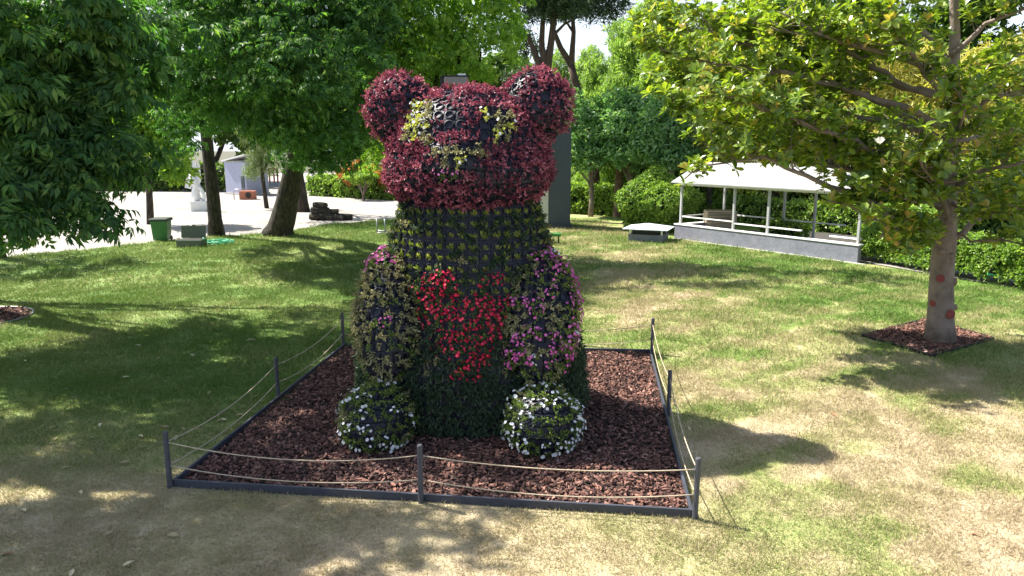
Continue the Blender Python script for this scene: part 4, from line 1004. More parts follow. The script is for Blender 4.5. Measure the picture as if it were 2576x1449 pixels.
st_ = G(915, 503); tt_ = thing('small_tree', 'small pruned tree standing alone on the pale gravel', 'tree', tuple(st_))
for k in range(6):
    a = 6.28 * k / 6; MB().tube([st_, st_ + (0, 0, .45), st_ + (.25 * math.cos(a), .25 * math.sin(a), .9), st_ + (.7 * math.cos(a), .5 * math.sin(a), 1.7)], [.12, .10, .05, .03], 7).build('limb' if k else 'trunk', ['bark_mag'], tt_)
make_crown('crown', tt_, [(st_[0], st_[1], 1.75, 1.25, 1.0, .45)], 28, CL_SMALL, 'hedge', smin=1.8, smax=2.6)

# ------------------------------------------------------------------ background trees
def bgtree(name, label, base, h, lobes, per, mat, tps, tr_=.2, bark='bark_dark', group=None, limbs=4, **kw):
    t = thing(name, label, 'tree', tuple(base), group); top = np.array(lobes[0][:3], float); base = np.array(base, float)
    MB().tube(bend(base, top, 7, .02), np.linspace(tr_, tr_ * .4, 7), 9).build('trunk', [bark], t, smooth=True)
    for lb in lobes[1:1 + limbs]:
        MB().tube(bend(base + (top - base) * random.uniform(.35, .8), lb[:3], 6, .05), np.linspace(tr_ * .4, .02, 6), 6).build('limb', [bark], t, smooth=True)
    make_crown('crown', t, lobes, per, tps, mat, **kw); return t
# broadleaf row (mulberry-like) right of the pillar
for (u, D, top, lab, w) in ((1480, 44, 255, 'glossy mulberry right beside the dark pillar', 1.0), (1580, 43, 240, 'glossy mulberry above the palm trunk', 1.25), (1690, 41, 240, 'glossy mulberry above the rounded bush', 1.3)):
    lb = PL([(u, top + 75, D, 1.3 * w, .9), (u - 30, top + 30, D, .75, 1.4), (u + 35, top + 40, D + .5, .8, 1.3), (u - 45, top + 120, D, 1.0 * w, .8), (u + 50, top + 115, D + .5, 1.1 * w, .8), (u, top + 150, D - .5, 1.0 * w, .6), (u + 15, top + 20, D, .5, 1.6)])
    b0 = P(u + 8, 430, D); b0[2] = 0
    bgtree('mulberry_tree', lab, b0, 6, lb, 16, 'broad', CL_BROAD, .17, 'bark_mag')
pb_ = P(1557, 470, 44); pb_[2] = 0
pt = thing('palm_tree', 'palm with ringed brown trunk behind the clipped hedge', 'palm', tuple(pb_))
prof = []
for k in range(26): prof += [(.34 - .004 * k, k * .115), (.27 - .003 * k, k * .115 + .10)]
MB().lathe(prof, tuple(pb_), 12).build('trunk', ['palm'], pt)
for k in range(12):
    a = 6.28 * k / 12; pp = [pb_ + np.array((math.cos(a) * r_, math.sin(a) * r_, z)) for r_, z in ((.1, 2.9), (.7, 3.5), (1.4, 3.5), (1.9, 3.1))]
    f = MB().tube(pp, [.03, .025, .02, .01], 4)
    for j in range(14):
        q = np.array(pp[1]) + (np.array(pp[3]) - np.array(pp[1])) * j / 14 + (0, 0, .3 * math.sin(math.pi * j / 14)); sd = np.array((-math.sin(a), math.cos(a), 0))
        for sg in (-1, 1): f.add([q, q + sd * sg * .35 + (0, 0, -.2), q + np.array((math.cos(a), math.sin(a), 0)) * .08], [(0, 1, 2)])
    f.build('frond', ['conifer'], pt)
# conifer columns
for k, (u, tv, D, w, lab) in enumerate(((1500, 150, 52, 1.5, 'shortest round topped cypress next to the sky gap'), (1560, 55, 56, 2.0, 'cypress second from the sky gap'), (1625, -20, 54, 2.3, 'tall cypress in the middle of the conifer row'), (1700, 30, 52, 2.1, 'cypress behind the magnolia tip'), (1540, 185, 49, 1.5, 'low cypress in front of the row near the sky gap'), (1640, 130, 49, 1.7, 'cypress standing forward above the mulberries'), (1405, 130, 66, 2.2, 'bright low pine under the sky gap'), (1480, 118, 70, 2.4, 'round bright pine filling below the open sky'))):
    top = P(u, tv, D)[2]; lb = []; b0 = P(u, 400, D); b0[2] = 0; zz = top - w * .5; q = 0
    while zz > 1.5:
        f = min(1, .45 + q * .2); lb.append((b0[0] + random.uniform(-.5, .5) * w * f, D + random.uniform(-.5, .5) * w * f, zz, w * .55 * f + .35, w * .5 * f + .35, w * .62)); 
        lb.append((b0[0] + random.uniform(-.75, .75) * w * f, D - random.uniform(0, .6) * w, zz - .4, w * .42 * f + .3, w * .4 * f + .3, w * .55)); zz -= w * .55; q += 1
    bgtree('cypress_tree', lab, b0, top, lb, 8.0, 'conifer', CL_UP, .2, smin=1.1, smax=1.7, limbs=2, upright=.9)
# yellow-green feathery trees behind the magnolia
for k, (u, tv, D, w, lab) in enumerate(((1800, 130, 41, 2.0, 'yellow green feathery conifer left of the magnolia crown'), (1960, 60, 42, 2.5, 'yellow green feathery conifer rising over the shelter roof'), (2120, 90, 39, 2.4, 'yellow green conifer behind the long magnolia limbs'), (2290, 100, 37, 2.4, 'yellow green conifer just left of the magnolia trunk'), (2470, 150, 35, 2.3, 'yellow green conifer right of the magnolia trunk'), (2610, 100, 33, 2.3, 'yellow green conifer cut by the right frame edge'))):
    top = P(u, tv, D)[2]; b0 = P(u, 430, D); b0[2] = 0; lb = []; zz = top - w * .5
    while zz > 2.3:
        for j in range(2): lb.append((b0[0] + random.uniform(-.8, .8) * w, D + random.uniform(-.6, .6) * w, zz + random.uniform(-.4, .4), w * random.uniform(.5, .75), w * .6, w * random.uniform(.45, .65)))
        zz -= w * .6
    bgtree('golden_conifer', lab, b0, top, lb, 6.8, 'yellow_tree', CL_FINE, .2, smin=1.0, smax=1.6)
# umbrella pines with visible stems
def stempine(label, stems, lobes, D, base):
    t = thing('stone_pine', label, 'tree', tuple(base))
    for k, (pts, r0_, r1_) in enumerate(stems):
        W3 = [P(u, v, D) if v < 460 else np.array((P(u, v, D)[0], D, 0.)) for u, v in pts]; W3 = np.array(W3)
        s_ = np.concatenate([[0], np.cumsum(np.linalg.norm(np.diff(W3, axis=0), axis=1))]); q = np.linspace(0, s_[-1], 12)
        pp = np.stack([np.interp(q, s_, W3[:, a_]) for a_ in range(3)], 1)
        MB().tube(pp, np.linspace(r0_, r1_, 12), 9, wob=.05).build('trunk' if k == 0 else 'limb', ['bark_pine'], t, smooth=True)
    make_crown('crown', t, PL(lobes), 9, CL_FINE, 'pine', smin=.9, smax=1.5, flat=True, inner=.35)
stempine('stone pine with several dark upright stems left of the sky gap', [([(1372, 470), (1372, 240), (1380, 150), (1392, 60), (1395, 0)], .42, .14), ([(1372, 230), (1352, 150), (1330, 95), (1300, 60)], .25, .07), ([(1374, 190), (1362, 110), (1366, 40), (1372, -20)], .22, .08), ([(1390, 90), (1420, 60), (1450, 45)], .1, .04)],
         [(1320, 20, 42, 1.6, .5), (1390, -10, 42, 1.9, .5), (1300, -60, 42, 2.2, .5), (1330, 120, 44, .9, .8), (1290, 90, 43, 1.0, .8), (1430, 20, 41, 1.2, .4), (1310, 200, 46, 1.1, .9), (1400, -50, 41, 2, .5)], 42, (P(1372, 400, 42)[0], 42, 0))
stempine('stone pine with a forked leaning trunk against the sky gap', [([(1505, 470), (1490, 330), (1470, 290), (1448, 210), (1437, 165)], .30, .22), ([(1440, 170), (1410, 120), (1390, 70), (1383, 20)], .2, .1), ([(1437, 165), (1440, 120), (1443, 80), (1440, 30)], .2, .1), ([(1443, 82), (1425, 55), (1410, 30)], .09, .04)],
         [(1400, 10, 46, 1.9, .5), (1450, 0, 46, 1.7, .55), (1500, 15, 46, 1.5, .6), (1540, 10, 46, 1.2, .7), (1450, -60, 46, 2.4, .5), (1530, -50, 46, 2, .5)], 46, (P(1505, 400, 46)[0], 46, 0))
# weeping tree at the plaza
wb = P(668, 470, 50); wb[2] = 0
bgtree('weeping_tree', 'pale weeping tree hanging before the lavender kiosk', wb, 5, PL([(655, 330, 50, 1.2, 1.1), (672, 390, 50, .9, 1.3), (630, 425, 49.5, .55, 1.2), (690, 340, 50, 1.0, 1.1), (612, 330, 50, .6, 1.0), (645, 400, 50, .7, 1.3)]), 13, 'weep', CL_HANG, .16)
bgtree('lime_tree', 'sunlit yellow green tree glimpsed between the two left crowns', P(370, 470, 40) * (1, 1, 0), 5, PL([(350, 270, 40, 1.7, .9), (390, 320, 40, 1.4, .9), (425, 400, 39, 1.1, .9), (450, 430, 38, .8, .8), (340, 340, 40, 1.2, .8), (420, 350, 40, 1.2, .8)]), 9, 'lime', CL_BROAD, .2, smin=1, smax=1.4)
# far screens of trees
far = []
for k, (u, D, h, w) in enumerate(((-250, 72, 16, 6), (-80, 78, 15, 5.5), (90, 76, 17, 5.5), (240, 82, 15, 5), (380, 78, 16, 5.5), (520, 84, 15, 5), (660, 80, 17, 5.5), (800, 74, 16, 5.5), (930, 70, 14, 5), (1060, 66, 15, 5), (1180, 68, 14, 4.5), (1290, 64, 13, 3.6))):
    far.append((u, D, h, w))
WHERE = ['beyond the far left frame edge', 'behind the plaza at the far left', 'above the left parked hedge gap', 'behind the left box elder', 'behind the yellow green tree', 'behind the white statue', 'behind the lavender kiosk', 'behind the thick leaning trunk', 'behind the long plaza hedge', 'behind the left bear ear', 'behind the floodlight', 'behind the many stemmed pine']
for (u, D, h, w), wh in zip(far, WHERE):
    b0 = P(u, 400, D); b0[2] = 0
    bgtree('park_tree', 'tall dark green park tree ' + wh, b0, h, lobes_in((b0[0], D, h * .58), (w * .75, w * .6, h * .34), 13, w * .42, .85, int(u + 900)), 1.7, 'farleaf', CL_FAR, .35, smin=1.2, smax=1.9, limbs=2, inner=.45)
for (u, D, h, w, wh) in ((1430, 95, 9.5, 4, 'low under the open sky'), (1540, 90, 10, 4.5, 'low behind the cypress row'), (1650, 80, 17, 5, 'high behind the cypress row'), (1800, 62, 16, 5, 'behind the shelter to its left'), (1960, 60, 17, 5, 'behind the shelter roof'), (2120, 56, 17, 5, 'behind the magnolia limbs'), (2290, 54, 16, 5, 'behind the magnolia trunk'), (2460, 52, 17, 5, 'right of the magnolia trunk'), (2640, 48, 17, 5, 'at the right frame edge'), (2840, 44, 16, 5, 'past the right frame edge')):
    b0 = P(u, 400, D); b0[2] = 0
    bgtree('park_tree', 'tall park tree ' + wh, b0, h, lobes_in((b0[0], D, h * .55), (w * .7, w * .55, h * .36), 13, w * .42, .85, int(u + 901)), 2.0, 'farleaf', CL_FAR, .35, smin=1.0, smax=1.6, limbs=2, inner=.45)
hedge_box('boundary_hedge', 'dark boundary hedge closing the far side of the plaza', [(-75, 66), (-40, 70), (-24, 68)], 2, 2.2, 7, mat='farleaf', smin=3, smax=5)

# ------------------------------------------------------------------ shelter on the right
A0 = np.array(G(1700, 601)); B0 = np.array(G(2156, 664)); dirw = (B0 - A0)[:2]; LW = np.linalg.norm(dirw); dirw /= LW; perp = np.array((-dirw[1], dirw[0])); ang = math.atan2(dirw[1], dirw[0])
if perp[1] < 0: perp = -perp
def SH(s_, t, z): p = A0[:2] + dirw * s_ + perp * t; return np.array((p[0], p[1], z))
lw = thing('low_wall', 'low blue grey rendered wall below the white shelter', 'wall', tuple(A0))
def quadbox(p0, p1, p2, p3, z0, z1): return MB().add([(*p0[:2], z0), (*p1[:2], z0), (*p2[:2], z0), (*p3[:2], z0), (*p0[:2], z1), (*p1[:2], z1), (*p2[:2], z1), (*p3[:2], z1)], [(0, 3, 2, 1), (4, 5, 6, 7), (0, 1, 5, 4), (1, 2, 6, 5), (2, 3, 7, 6), (3, 0, 4, 7)])
quadbox(SH(-.1, 0, 0), SH(LW, 0, 0), SH(LW, .22, 0), SH(-.1, .22, 0), 0, .66).build('wall_face', ['greywall'], lw, bevel=.01)
quadbox(SH(-.12, .222, 0), SH(.1, .222, 0), SH(.1, 3.2, 0), SH(-.12, 3.2, 0), 0, .635).build('side_wall', ['greywall'], lw)
quadbox(SH(-.14, -.03, 0), SH(LW + .02, -.03, 0), SH(LW + .02, .30, 0), SH(-.14, .30, 0), .662, .71).build('coping', ['white'], lw, bevel=.006)
quadbox(SH(-.15, .31, 0), SH(.14, .31, 0), SH(.14, 3.2, 0), SH(-.15, 3.2, 0), .637, .685).build('coping', ['white'], lw)
quadbox(SH(-.1, -.09, 0), SH(LW + .35, -.09, 0), SH(LW + .35, -.005, 0), SH(-.1, -.005, 0), 0, .05).build('kerb', ['beige'], lw)
quadbox(SH(0, .24, 0), SH(LW + 1.5, .24, 0), SH(LW + 1.5, 9, 0), SH(0, 9, 0), .0, .045).build('patio_floor', ['darkfloor'], kind='structure', label='dark floor under the shelter')
shl = thing('shelter', 'open white roofed shelter on slim white posts behind the low wall', 'shelter', tuple(SH(LW / 2, 1.5, 0)))
RZ = 2.45
for s_ in (.12, 3.05, 4.75, LW - .12): quadbox(SH(s_ - .045, .09, 0), SH(s_ + .045, .09, 0), SH(s_ + .045, .18, 0), SH(s_ - .045, .18, 0), .712, RZ).build('post', ['postpaint'], shl)
for s_ in (.12, 3.4, 4.9): quadbox(SH(s_ - .045, 3.06, 0), SH(s_ + .045, 3.06, 0), SH(s_ + .045, 3.15, 0), SH(s_ - .045, 3.15, 0), .05, RZ).build('post', ['postpaint'], shl)
for t_ in (.14, 3.11): MB().bar(SH(.0, t_, RZ + .05), SH(LW - (2.3 if t_ > 1 else 0), t_, RZ + .05), .08, .1).build('beam', ['white'], shl)
for s_ in (.12, 4.9): MB().bar(SH(s_, .19, RZ + .05), SH(s_, 3.06, RZ + .05), .07, .09).build('beam', ['white'], shl)
MB().bar(SH(.2, .14, 1.05), SH(3.0, .14, 1.05), .05, .05).build('rail', ['white'], shl)
MB().bar(SH(3.12, .14, .98), SH(6.3, .14, .98), .10, .05).build('rail', ['white'], shl)
MB().bar(SH(.14, .2, 1.05), SH(.14, 3.05, 1.05), .05, .05).build('rail', ['white'], shl)
MB().bar(SH(.2, 3.11, 1.0), SH(LW - 2.4, 3.11, 1.0), .05, .06).build('rail', ['white'], shl)
MB().bar(SH(LW - 1.4, .5, .86), SH(LW - .2, .5, .86), .30, .05).build('bench_board', ['white'], shl)
def roofside(t0, t1, z0, z1, ex=.1):
    a, b_, c, d = SH(-.25, t0, z0), SH(LW + ex, t0, z0), SH(LW - 1.15, t1, z1), SH(-.05, t1, z1); m_ = MB(); m_.add([a, b_, c, d, a + (0, 0, .04), b_ + (0, 0, .04), c + (0, 0, .04), d + (0, 0, .04)], [(0, 3, 2, 1), (4, 5, 6, 7), (0, 1, 5, 4), (1, 2, 6, 5), (2, 3, 7, 6), (3, 0, 4, 7)]); return m_
roofside(-.2, 1.57, RZ + .10, 3.42).build('roof', ['awning'], shl)
roofside(3.4, 1.62, RZ + .10, 3.42, -2.2).build('roof', ['awning'], shl)
# louvred air cooler on the patio
ac_c = SH(1.55, 1.1, 1.02); acr = ang
ac = thing('air_cooler', 'tan louvred air cooler standing on the shelter patio', 'air cooler', (ac_c[0], ac_c[1], 0))
MB().box((ac_c[0], ac_c[1], 1.10), (1.35, .75, .56), R(-6)).build('housing', ['cooler'], ac, bevel=.04)
MB().box((ac_c[0], ac_c[1], .44), (1.1, .55, .76), R(-6)).build('base', ['cooler'], ac)
fr = np.array((math.sin(R(-6)), -math.cos(R(-6)))); MB().box((ac_c[0] + fr[0] * .38, ac_c[1] + fr[1] * .38, 1.10), (1.18, .02, .42), R(-6)).build('grille_back', ['black'], ac)
for k in range(6): MB().box((ac_c[0] + fr[0] * .40, ac_c[1] + fr[1] * .40, .94 + k * .065), (1.18, .05, .028), R(-6)).build('slat', ['cooler'], ac)
# vent box with pitched lid
vb = G(1640, 612); vb[1] += .9; vt = thing('vent_shaft', 'squat grey vent box with pale pitched lid on the lawn', 'vent', (vb[0], vb[1], 0)); va = R(-22)
MB().box((vb[0], vb[1], .17), (1.55, 1.3, .34), va).build('base_wall', ['greywall'], vt, bevel=.01)
MB().box((vb[0], vb[1], .45), (1.25, 1.05, .22), va).build('louvre_core', ['black'], vt)
for sx in (-1, 1):
    for sy in (-1, 1):
        q = Matrix.Rotation(va, 3, 'Z') @ Vector((sx * .70, sy * .56, 0)); MB().box((vb[0] + q[0], vb[1] + q[1], .45), (.07, .07, .215), va).build('corner_post', ['white'], vt)
lid = MB(); cq = [Matrix.Rotation(va, 3, 'Z') @ Vector((sx * 1.0, sy * .88, 0)) for sx, sy in ((-1, -1), (1, -1), (1, 1), (-1, 1))]
lv = [(vb[0] + q[0], vb[1] + q[1], .565) for q in cq] + [(vb[0] + q[0], vb[1] + q[1], .60) for q in cq] + [(vb[0], vb[1], .80)]
lid.add(lv, [(0, 3, 2, 1), (0, 1, 5, 4), (1, 2, 6, 5), (2, 3, 7, 6), (3, 0, 4, 7), (4, 5, 8), (5, 6, 8), (6, 7, 8), (7, 4, 8)]).build('lid', ['bluelid'], vt)
# slate pillar with pale side
pp0 = G(1380, 574); DP = pp0[1]; xr = P(1433, 560, DP + .8)[0]
pil = thing('pillar', 'tall dark slate pillar with pale side panel behind the bear', 'pillar', (xr - .6, DP, 0))
x0 = P(1380, 500, DP)[0]; xR = x0 + 1.12
MB().box(((x0 + xR) / 2, DP + .75, 2.55), (xR - x0, 1.5, 5.1)).build('shaft', ['slate'], pil, bevel=.01)
MB().box(((x0 + xR) / 2, DP + .75, .12), (xR - x0 + .16, 1.66, .24)).build('plinth', ['slate'], pil)
MB().box((x0 - .42, DP + .5, 2.45), (.82, 1.0, 4.9)).build('side_panel', ['beige'], pil)
MB().box((x0 - .42, DP - .012, 2.4), (.84, .02, .03)).build('panel_joint', ['slate'], pil)
for k in range(3): MB().box(((x0 + xR) / 2, DP + .75, 5.17 + k * .13), (xR - x0 - .1, 1.35, .05)).build('slat', ['cooler'], pil)
MB().box(((x0 + xR) / 2, DP + .75, 5.55), (xR - x0 + .25, 1.8, .06)).build('cap', ['cooler'], pil)
for sx in (-1, 1): MB().box(((x0 + xR) / 2 + sx * .4, DP + .3, 5.32), (.06, .06, .40)).build('cap_post', ['black'], pil)
# green bench / trough
gb = G(1394, 616); gt = thing('garden_trough', 'green trough on legs half hidden behind the bear shoulder', 'trough', tuple(gb))
MB().box((gb[0] - .1, gb[1] + .3, .42), (.75, .5, .10), taper=1.12).build('tray', ['bin'], gt)
for sx in (-1, 1): MB().box((gb[0] - .1 + sx * .3, gb[1] + .2, .18), (.05, .3, .37)).build('leg', ['binlid'], gt)
# pipe stand left
pq = G(962, 588); ps_ = thing('pipe_stand', 'low grey steel pipes on the lawn left of the bear', 'pipe stand', tuple(pq))
w0 = P(948, 560, pq[1])[0]; w1 = P(968, 560, pq[1])[0]
for x in (w0, w1):
    MB().tube([(x, pq[1], .05), (x, pq[1], .72)], .035, 8).build('upright', ['pipe'], ps_, smooth=True)
for z, dy in ((.08, 0), (.16, .15)): MB().tube([(w0, pq[1] + dy, z), (w0 + .12, pq[1] + dy - .1, z - .03), (w0 + 1.2, pq[1] + dy - .25, z - .02)], .04, 8).build('pipe', ['pipe'], ps_, smooth=True)
# floodlight on a mast behind the bear
fl = np.array((P(1147, 200, 16.5)[0], 16.5, 0.)); zt = P(1147, 203, 16.5)[2]
fd = thing('floodlight', 'boxy floodlight on a mast showing above the bear head', 'floodlight', tuple(fl))
MB().tube([fl + (0, .25, 0), fl + (0, .25, zt + .02)], .05, 10).build('mast', ['black'], fd, smooth=True)
MB().box((fl[0], fl[1], zt), (.50, .30, .16), R(4)).build('housing', ['lamp'], fd, bevel=.015)
MB().box((fl[0], fl[1] + .01, zt + .093), (.56, .34, .025), R(4)).build('visor', ['black'], fd)
MB().box((fl[0] + .13, fl[1] - .05, zt + .125), (.17, .12, .035), R(4)).build('sensor', ['white'], fd)
MB().box((fl[0] - .30, fl[1] + .02, zt - .04), (.08, .24, .26), R(4)).build('bracket', ['black'], fd)
# lattice tower, far away
lt0 = P(1432, 300, 75); lt0[2] = 0; lt = thing('lattice_tower', 'dark steel lattice frame glimpsed behind the right ear', 'tower', tuple(lt0)); zt = P(1432, 178, 75)[2]; hw_ = .9
for sx in (-1, 1): MB().bar(lt0 + (sx * hw_, 0, 0), lt0 + (sx * hw_, 0, zt), .16).build('column', ['steel'], lt)
z = 0; sgn = 1
while z < zt - 1.2:
    MB().bar(lt0 + (-sgn * hw_, 0, z), lt0 + (sgn * hw_, 0, z + 1.3), .09).build('brace', ['steel'], lt); MB().bar(lt0 + (-hw_ + .08, 0, z + 1.3), lt0 + (hw_ - .08, 0, z + 1.3), .08).build('crossbar', ['steel'], lt); z += 1.3; sgn = -sgn

# ------------------------------------------------------------------ left plaza things
bb = G(401, 607); H = 1.02; bn = thing('wheelie_bin', 'green wheeled bin at the lawn edge under the box elder', 'bin', tuple(bb))
bm_ = MB().box((bb[0], bb[1] + .3, .48), (.60, .60, .88), R(8), taper=1.17); bm_.build('body', ['bin'], bn, bevel=.02)
MB().box((bb[0], bb[1] + .3, .925), (.80, .80, .05), R(8)).build('rim', ['binlid'], bn)
MB().box((bb[0] - .01, bb[1] + .32, .985), (.82, .84, .07), R(8), taper=.9).build('lid', ['binlid'], bn, bevel=.02)
for sx in (-1, 1):
    MB().tube([(bb[0] + sx * .27 - .03, bb[1] + .60, .1), (bb[0] + sx * .27 + .03, bb[1] + .60, .1)], .1, 14).build('wheel', ['black'], bn)
MB().tube([(bb[0] - .3, bb[1] + .80, .96), (bb[0] + .3, bb[1] + .84, .96)], .02, 6).build('handle', ['binlid'], bn)
vx = G(474, 624); vx2 = thing('valve_box', 'grey green irrigation box with its lid propped open', 'utility box', tuple(vx)); w = 1.05
MB().box((vx[0] + .03, vx[1] + .3, .17), (w, .6, .34), R(-2)).build('body', ['boxgreen'], vx2, bevel=.015)
MB().box((vx[0] + .03, vx[1] + .3, .347), (w - .1, .5, .012), R(-2)).build('opening', ['black'], vx2)
MB().box((vx[0] + .0, vx[1] + .62, .62), (w, .05, .52), R(-2), tilt=Matrix.Rotation(R(-9), 3, 'X')).build('lid', ['boxgreen'], vx2, bevel=.01)
MB().box((vx[0] + .0, vx[1] + .67, .90), (.1, .05, .04), R(-2)).build('latch', ['boxgreen'], vx2)
hc = G(548, 614); pts = [np.array((vx[0] + .5, vx[1] + .3, .4)), np.array((vx[0] + .62, vx[1] + .28, .36)), np.array((hc[0] - .6, hc[1] - .15, .08))]
for k in range(120):
    a = k * .33 - 2.5; r_ = .42 + .14 * math.sin(k * .9) ; pts.append(np.array((hc[0] + math.cos(a) * r_ * 1.25 + .02 * math.sin(k), hc[1] + math.sin(a) * r_, .05 + .0010 * k + .015 * math.sin(k * 1.7))))
MB().tube(pts, .021, 6).build('garden_hose', ['hose'], smooth=True, label='coiled green garden hose on the grass beside the open box', cat='hose')
# statue
sb = G(497, 531); stt = thing('statue', 'white stone statue with jagged winged top on a block', 'statue', tuple(sb))
MB().box((sb[0], sb[1] + .4, .33), (1.0, .9, .66), R(15)).build('plinth', ['white_stone'], stt, bevel=.02)
MB().tube([(sb[0] - .15, sb[1] + .4, .66), (sb[0] - .22, sb[1] + .4, 1.1), (sb[0] - .1, sb[1] + .4, 1.55), (sb[0] - .25, sb[1] + .4, 2.0), (sb[0] - .35, sb[1] + .4, 2.4)], [.34, .26, .24, .30, .2], 12, wob=.08).build('body', ['white_stone'], stt, smooth=True)
MB().tube([(sb[0] + .3, sb[1] + .35, .66), (sb[0] + .36, sb[1] + .35, 1.0), (sb[0] + .2, sb[1] + .35, 1.4), (sb[0] - .0, sb[1] + .38, 1.6)], [.13, .11, .12, .14], 10).build('support', ['white_stone'], stt, smooth=True)
wing = MB()
for k, (dx, z0, z1, w_) in enumerate(((-.62, 1.5, 2.3, .22), (-.52, 1.8, 2.75, .26), (-.38, 2.0, 3.15, .26), (-.2, 2.1, 3.3, .22), (-.02, 2.1, 2.9, .2), (.1, 1.9, 3.2, .13))):
    wing.add([(sb[0] + dx - w_, sb[1] + .3, z0), (sb[0] + dx + w_, sb[1] + .25, z0 - .1), (sb[0] + dx + w_ * .8, sb[1] + .5, z0 + .1), (sb[0] + dx - w_ * .8, sb[1] + .55, z0), (sb[0] + dx - w_ * .2, sb[1] + .35, z1), (sb[0] + dx + w_ * .9, sb[1] + .4, z1 - .25)], [(0, 1, 5, 4), (1, 2, 5), (2, 3, 4, 5), (3, 0, 4), (0, 3, 2, 1)])
wing.build('wing', ['white_stone'], stt)
# kiosk
kb = G(600, 491); kd_ = thing('kiosk', 'lavender grey kiosk with white sloping roof on the plaza', 'kiosk', tuple(kb)); ka = R(-32)
kx0 = P(545, 480, kb[1])[0]; kc = np.array((P(606, 480, kb[1])[0], kb[1] + 1.6))
MB().box((kc[0], kc[1], 1.45), (2.7, 2.3, 2.6), ka).build('wall', ['kiosk'], kd_)
MB().box((kc[0], kc[1], .08), (2.85, 2.45, .16), ka).build('plinth', ['beige'], kd_)
q = [Matrix.Rotation(ka, 3, 'Z') @ Vector((sx * 1.5, sy * 1.3, 0)) for sx, sy in ((-1, -1), (1, -1), (1, 1), (-1, 1))]
rv = [(kc[0] + v[0], kc[1] + v[1], 2.78 + (.0 if j in (0, 3) else .55)) for j, v in enumerate(q)]; rv += [(a_, b_, c_ + .10) for a_, b_, c_ in rv]
MB().add(rv, [(0, 3, 2, 1), (4, 5, 6, 7), (0, 1, 5, 4), (1, 2, 6, 5), (2, 3, 7, 6), (3, 0, 4, 7)]).build('roof', ['white'], kd_)
v = Matrix.Rotation(ka, 3, 'Z') @ Vector((.95, -1.16, 0)); MB().box((kc[0] + v[0], kc[1] + v[1], .9), (.45, .03, 1.4), ka).build('door', ['slate'], kd_)
ob = G(620, 502); obk = thing('brick_planter', 'small red brick block with round opening before the kiosk', 'planter', tuple(ob))
MB().box((ob[0], ob[1] + .4, .33), (1.15, .7, .66), R(5)).build('block', ['brickred'], obk, bevel=.01)
MB().tube([(ob[0] + .15, ob[1] + .03, .35), (ob[0] + .15, ob[1] + .0, .35)], .22, 14).build('opening', ['black'], obk)
MB().tube([(ob[0] - .95, ob[1], 0), (ob[0] - .95, ob[1], .62), (ob[0] - .8, ob[1], .78), (ob[0] + .3, ob[1] + .3, .80)], .045, 8).build('bent_pipe', ['pipe'], smooth=True, label='bent grey pipe arching over the brick block', cat='pipe')
# log pile
lg = G(815, 556); logs = [(-.5, .0, .20, .21, .9), (.1, -.05, .19, .20, .95), (.85, .1, .17, .19, 1.2), (-.35, .1, .54, .20, 1.0), (.25, .1, .48, .16, .85), (-.35, .12, .84, .17, .8), (.55, -.22, .14, .16, 1.0)]
LGL = ['lowest left log of the log pile', 'log in the bottom middle of the log pile', 'long log lying out to the right of the log pile', 'log in the second layer of the log pile, left', 'short log in the second layer of the log pile', 'topmost log of the log pile', 'thin front log at the foot of the log pile']
for k, (dx, dy, z, r_, L) in enumerate(logs):
    c = lg + (dx, .6 + dy, z); a = R(random.uniform(-14, 8)); d = np.array((math.cos(a), math.sin(a), 0)) * L / 2
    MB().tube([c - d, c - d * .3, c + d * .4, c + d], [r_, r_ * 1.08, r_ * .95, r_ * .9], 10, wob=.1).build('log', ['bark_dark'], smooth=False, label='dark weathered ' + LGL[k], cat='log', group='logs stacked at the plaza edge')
# small red play frame beyond
rf = G(688, 458); rft = thing('play_frame', 'small red play frame far off beyond the plaza', 'play frame', tuple(rf))
for dx in (-.4, .1, .5): MB().bar(rf + (dx, 0, 0), rf + (dx, 0, 1.6), .14).build('upright', ['red'], rft)
for z in (.8, 1.5): MB().bar(rf + (-.5, -.08, z), rf + (.6, -.08, z), .12).build('crossbar', ['red'], rft)
MB().bar(rf + (-1.2, 2, 2.9), rf + (-.2, 2, 2.9), .5, .45).build('panel', ['red'], rft)
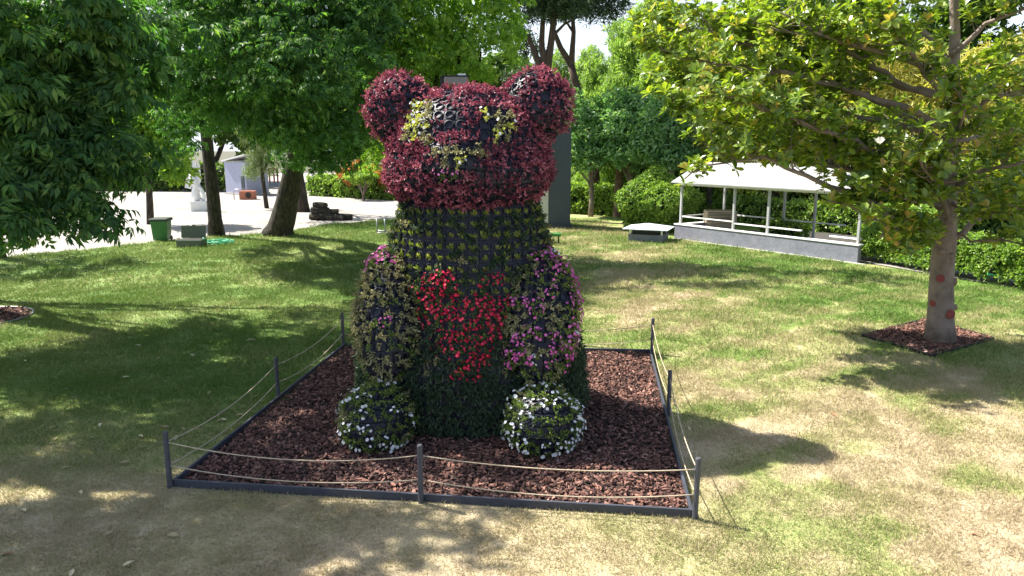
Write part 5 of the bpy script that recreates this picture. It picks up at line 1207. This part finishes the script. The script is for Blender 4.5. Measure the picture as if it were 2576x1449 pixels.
# folding screen / green rimmed frame in the right hedge
fh = G(2507, 690, .35); fs_ = thing('mesh_frame', 'dark mesh frame with teal lower bar leaning on the right hedge', 'frame', (fh[0], fh[1], 0))
MB().bar(fh + (-.28, 0, .02), fh + (.28, -.12, -.05), .05, .05).build('bottom_bar', ['hose'], fs_)
for sx in (-.26, .26): MB().bar(fh + (sx, 0, 0), fh + (sx * .8 + .1, .12, .95), .02, .02).build('side_bar', ['cooler'], fs_)
MB().add([fh + (-.25, 0, .03), fh + (.25, -.06, -.02), fh + (.28, .1, .85), fh + (-.1, .12, .9)], [(0, 1, 2, 3)]).build('screen', ['black'], fs_)

# ------------------------------------------------------------------ fallen leaves
flt = []
for k in range(4):
    V0, F0 = leaf8(.11, .045, .15, random.uniform(-.4, .4)); flt.append(mesh_np('fallen_leaf', V0, F0, 'leaf_fallen' if k < 3 else 'leaf_fallen_brown', None, np.full(len(F0), random.random())))
spots = [(185, 1430, 1), (65, 1287, 1), (35, 1260, 0), (285, 1335, 2), (205, 1244, 1), (150, 1180, 1), (250, 1075, 1), (460, 1075, 2), (700, 1120, 1), (510, 1205, 1), (1005, 1238, 0), (420, 1345, 2), (340, 1410, 1), (1730, 1073, 1), (2090, 1037, 3), (2056, 985, 3), (2470, 1345, 3), (620, 1110, 1), (40, 1390, 3), (330, 1160, 0)]
for k in range(46):
    a = random.uniform(0, 860); b_ = random.uniform(800, 1180); spots.append((a, b_, random.choice((0, 1, 2))))
for (u, v, w) in spots:
    p = G(u, v, .05)
    if in_poly(np.array([p[0]]), np.array([p[1]]), bc)[0]: continue
    o = link('fallen_leaf', flt[w], label=('pale fallen leaf on the tan grass in front of the rope barrier' if v > 1180 else 'pale fallen leaf on the dappled green lawn left of the bear') if u < 1400 else 'brown curled fallen leaf on the sunlit right lawn', cat='leaf', group=('fallen leaves on the tan foreground grass' if v > 1180 else 'fallen leaves on the dappled left lawn') if u < 1400 else 'fallen leaves on the sunlit right lawn')
    o.location = (p[0], p[1], .055); o.rotation_euler = (random.uniform(-.3, .3), random.uniform(-.3, .3), random.uniform(0, 6.28)); s_ = random.uniform(.9, 1.5) * (1 if v > 900 else 1.3); o.scale = (s_,) * 3
print('TRIS', sum(len(p.vertices) - 2 for me in {o.data for o in bpy.data.objects if o.type == 'MESH'} for p in me.polygons) if False else sum(len(me.loops) - 2 * len(me.polygons) for me in {o.data for o in bpy.data.objects if o.type == 'MESH'}))
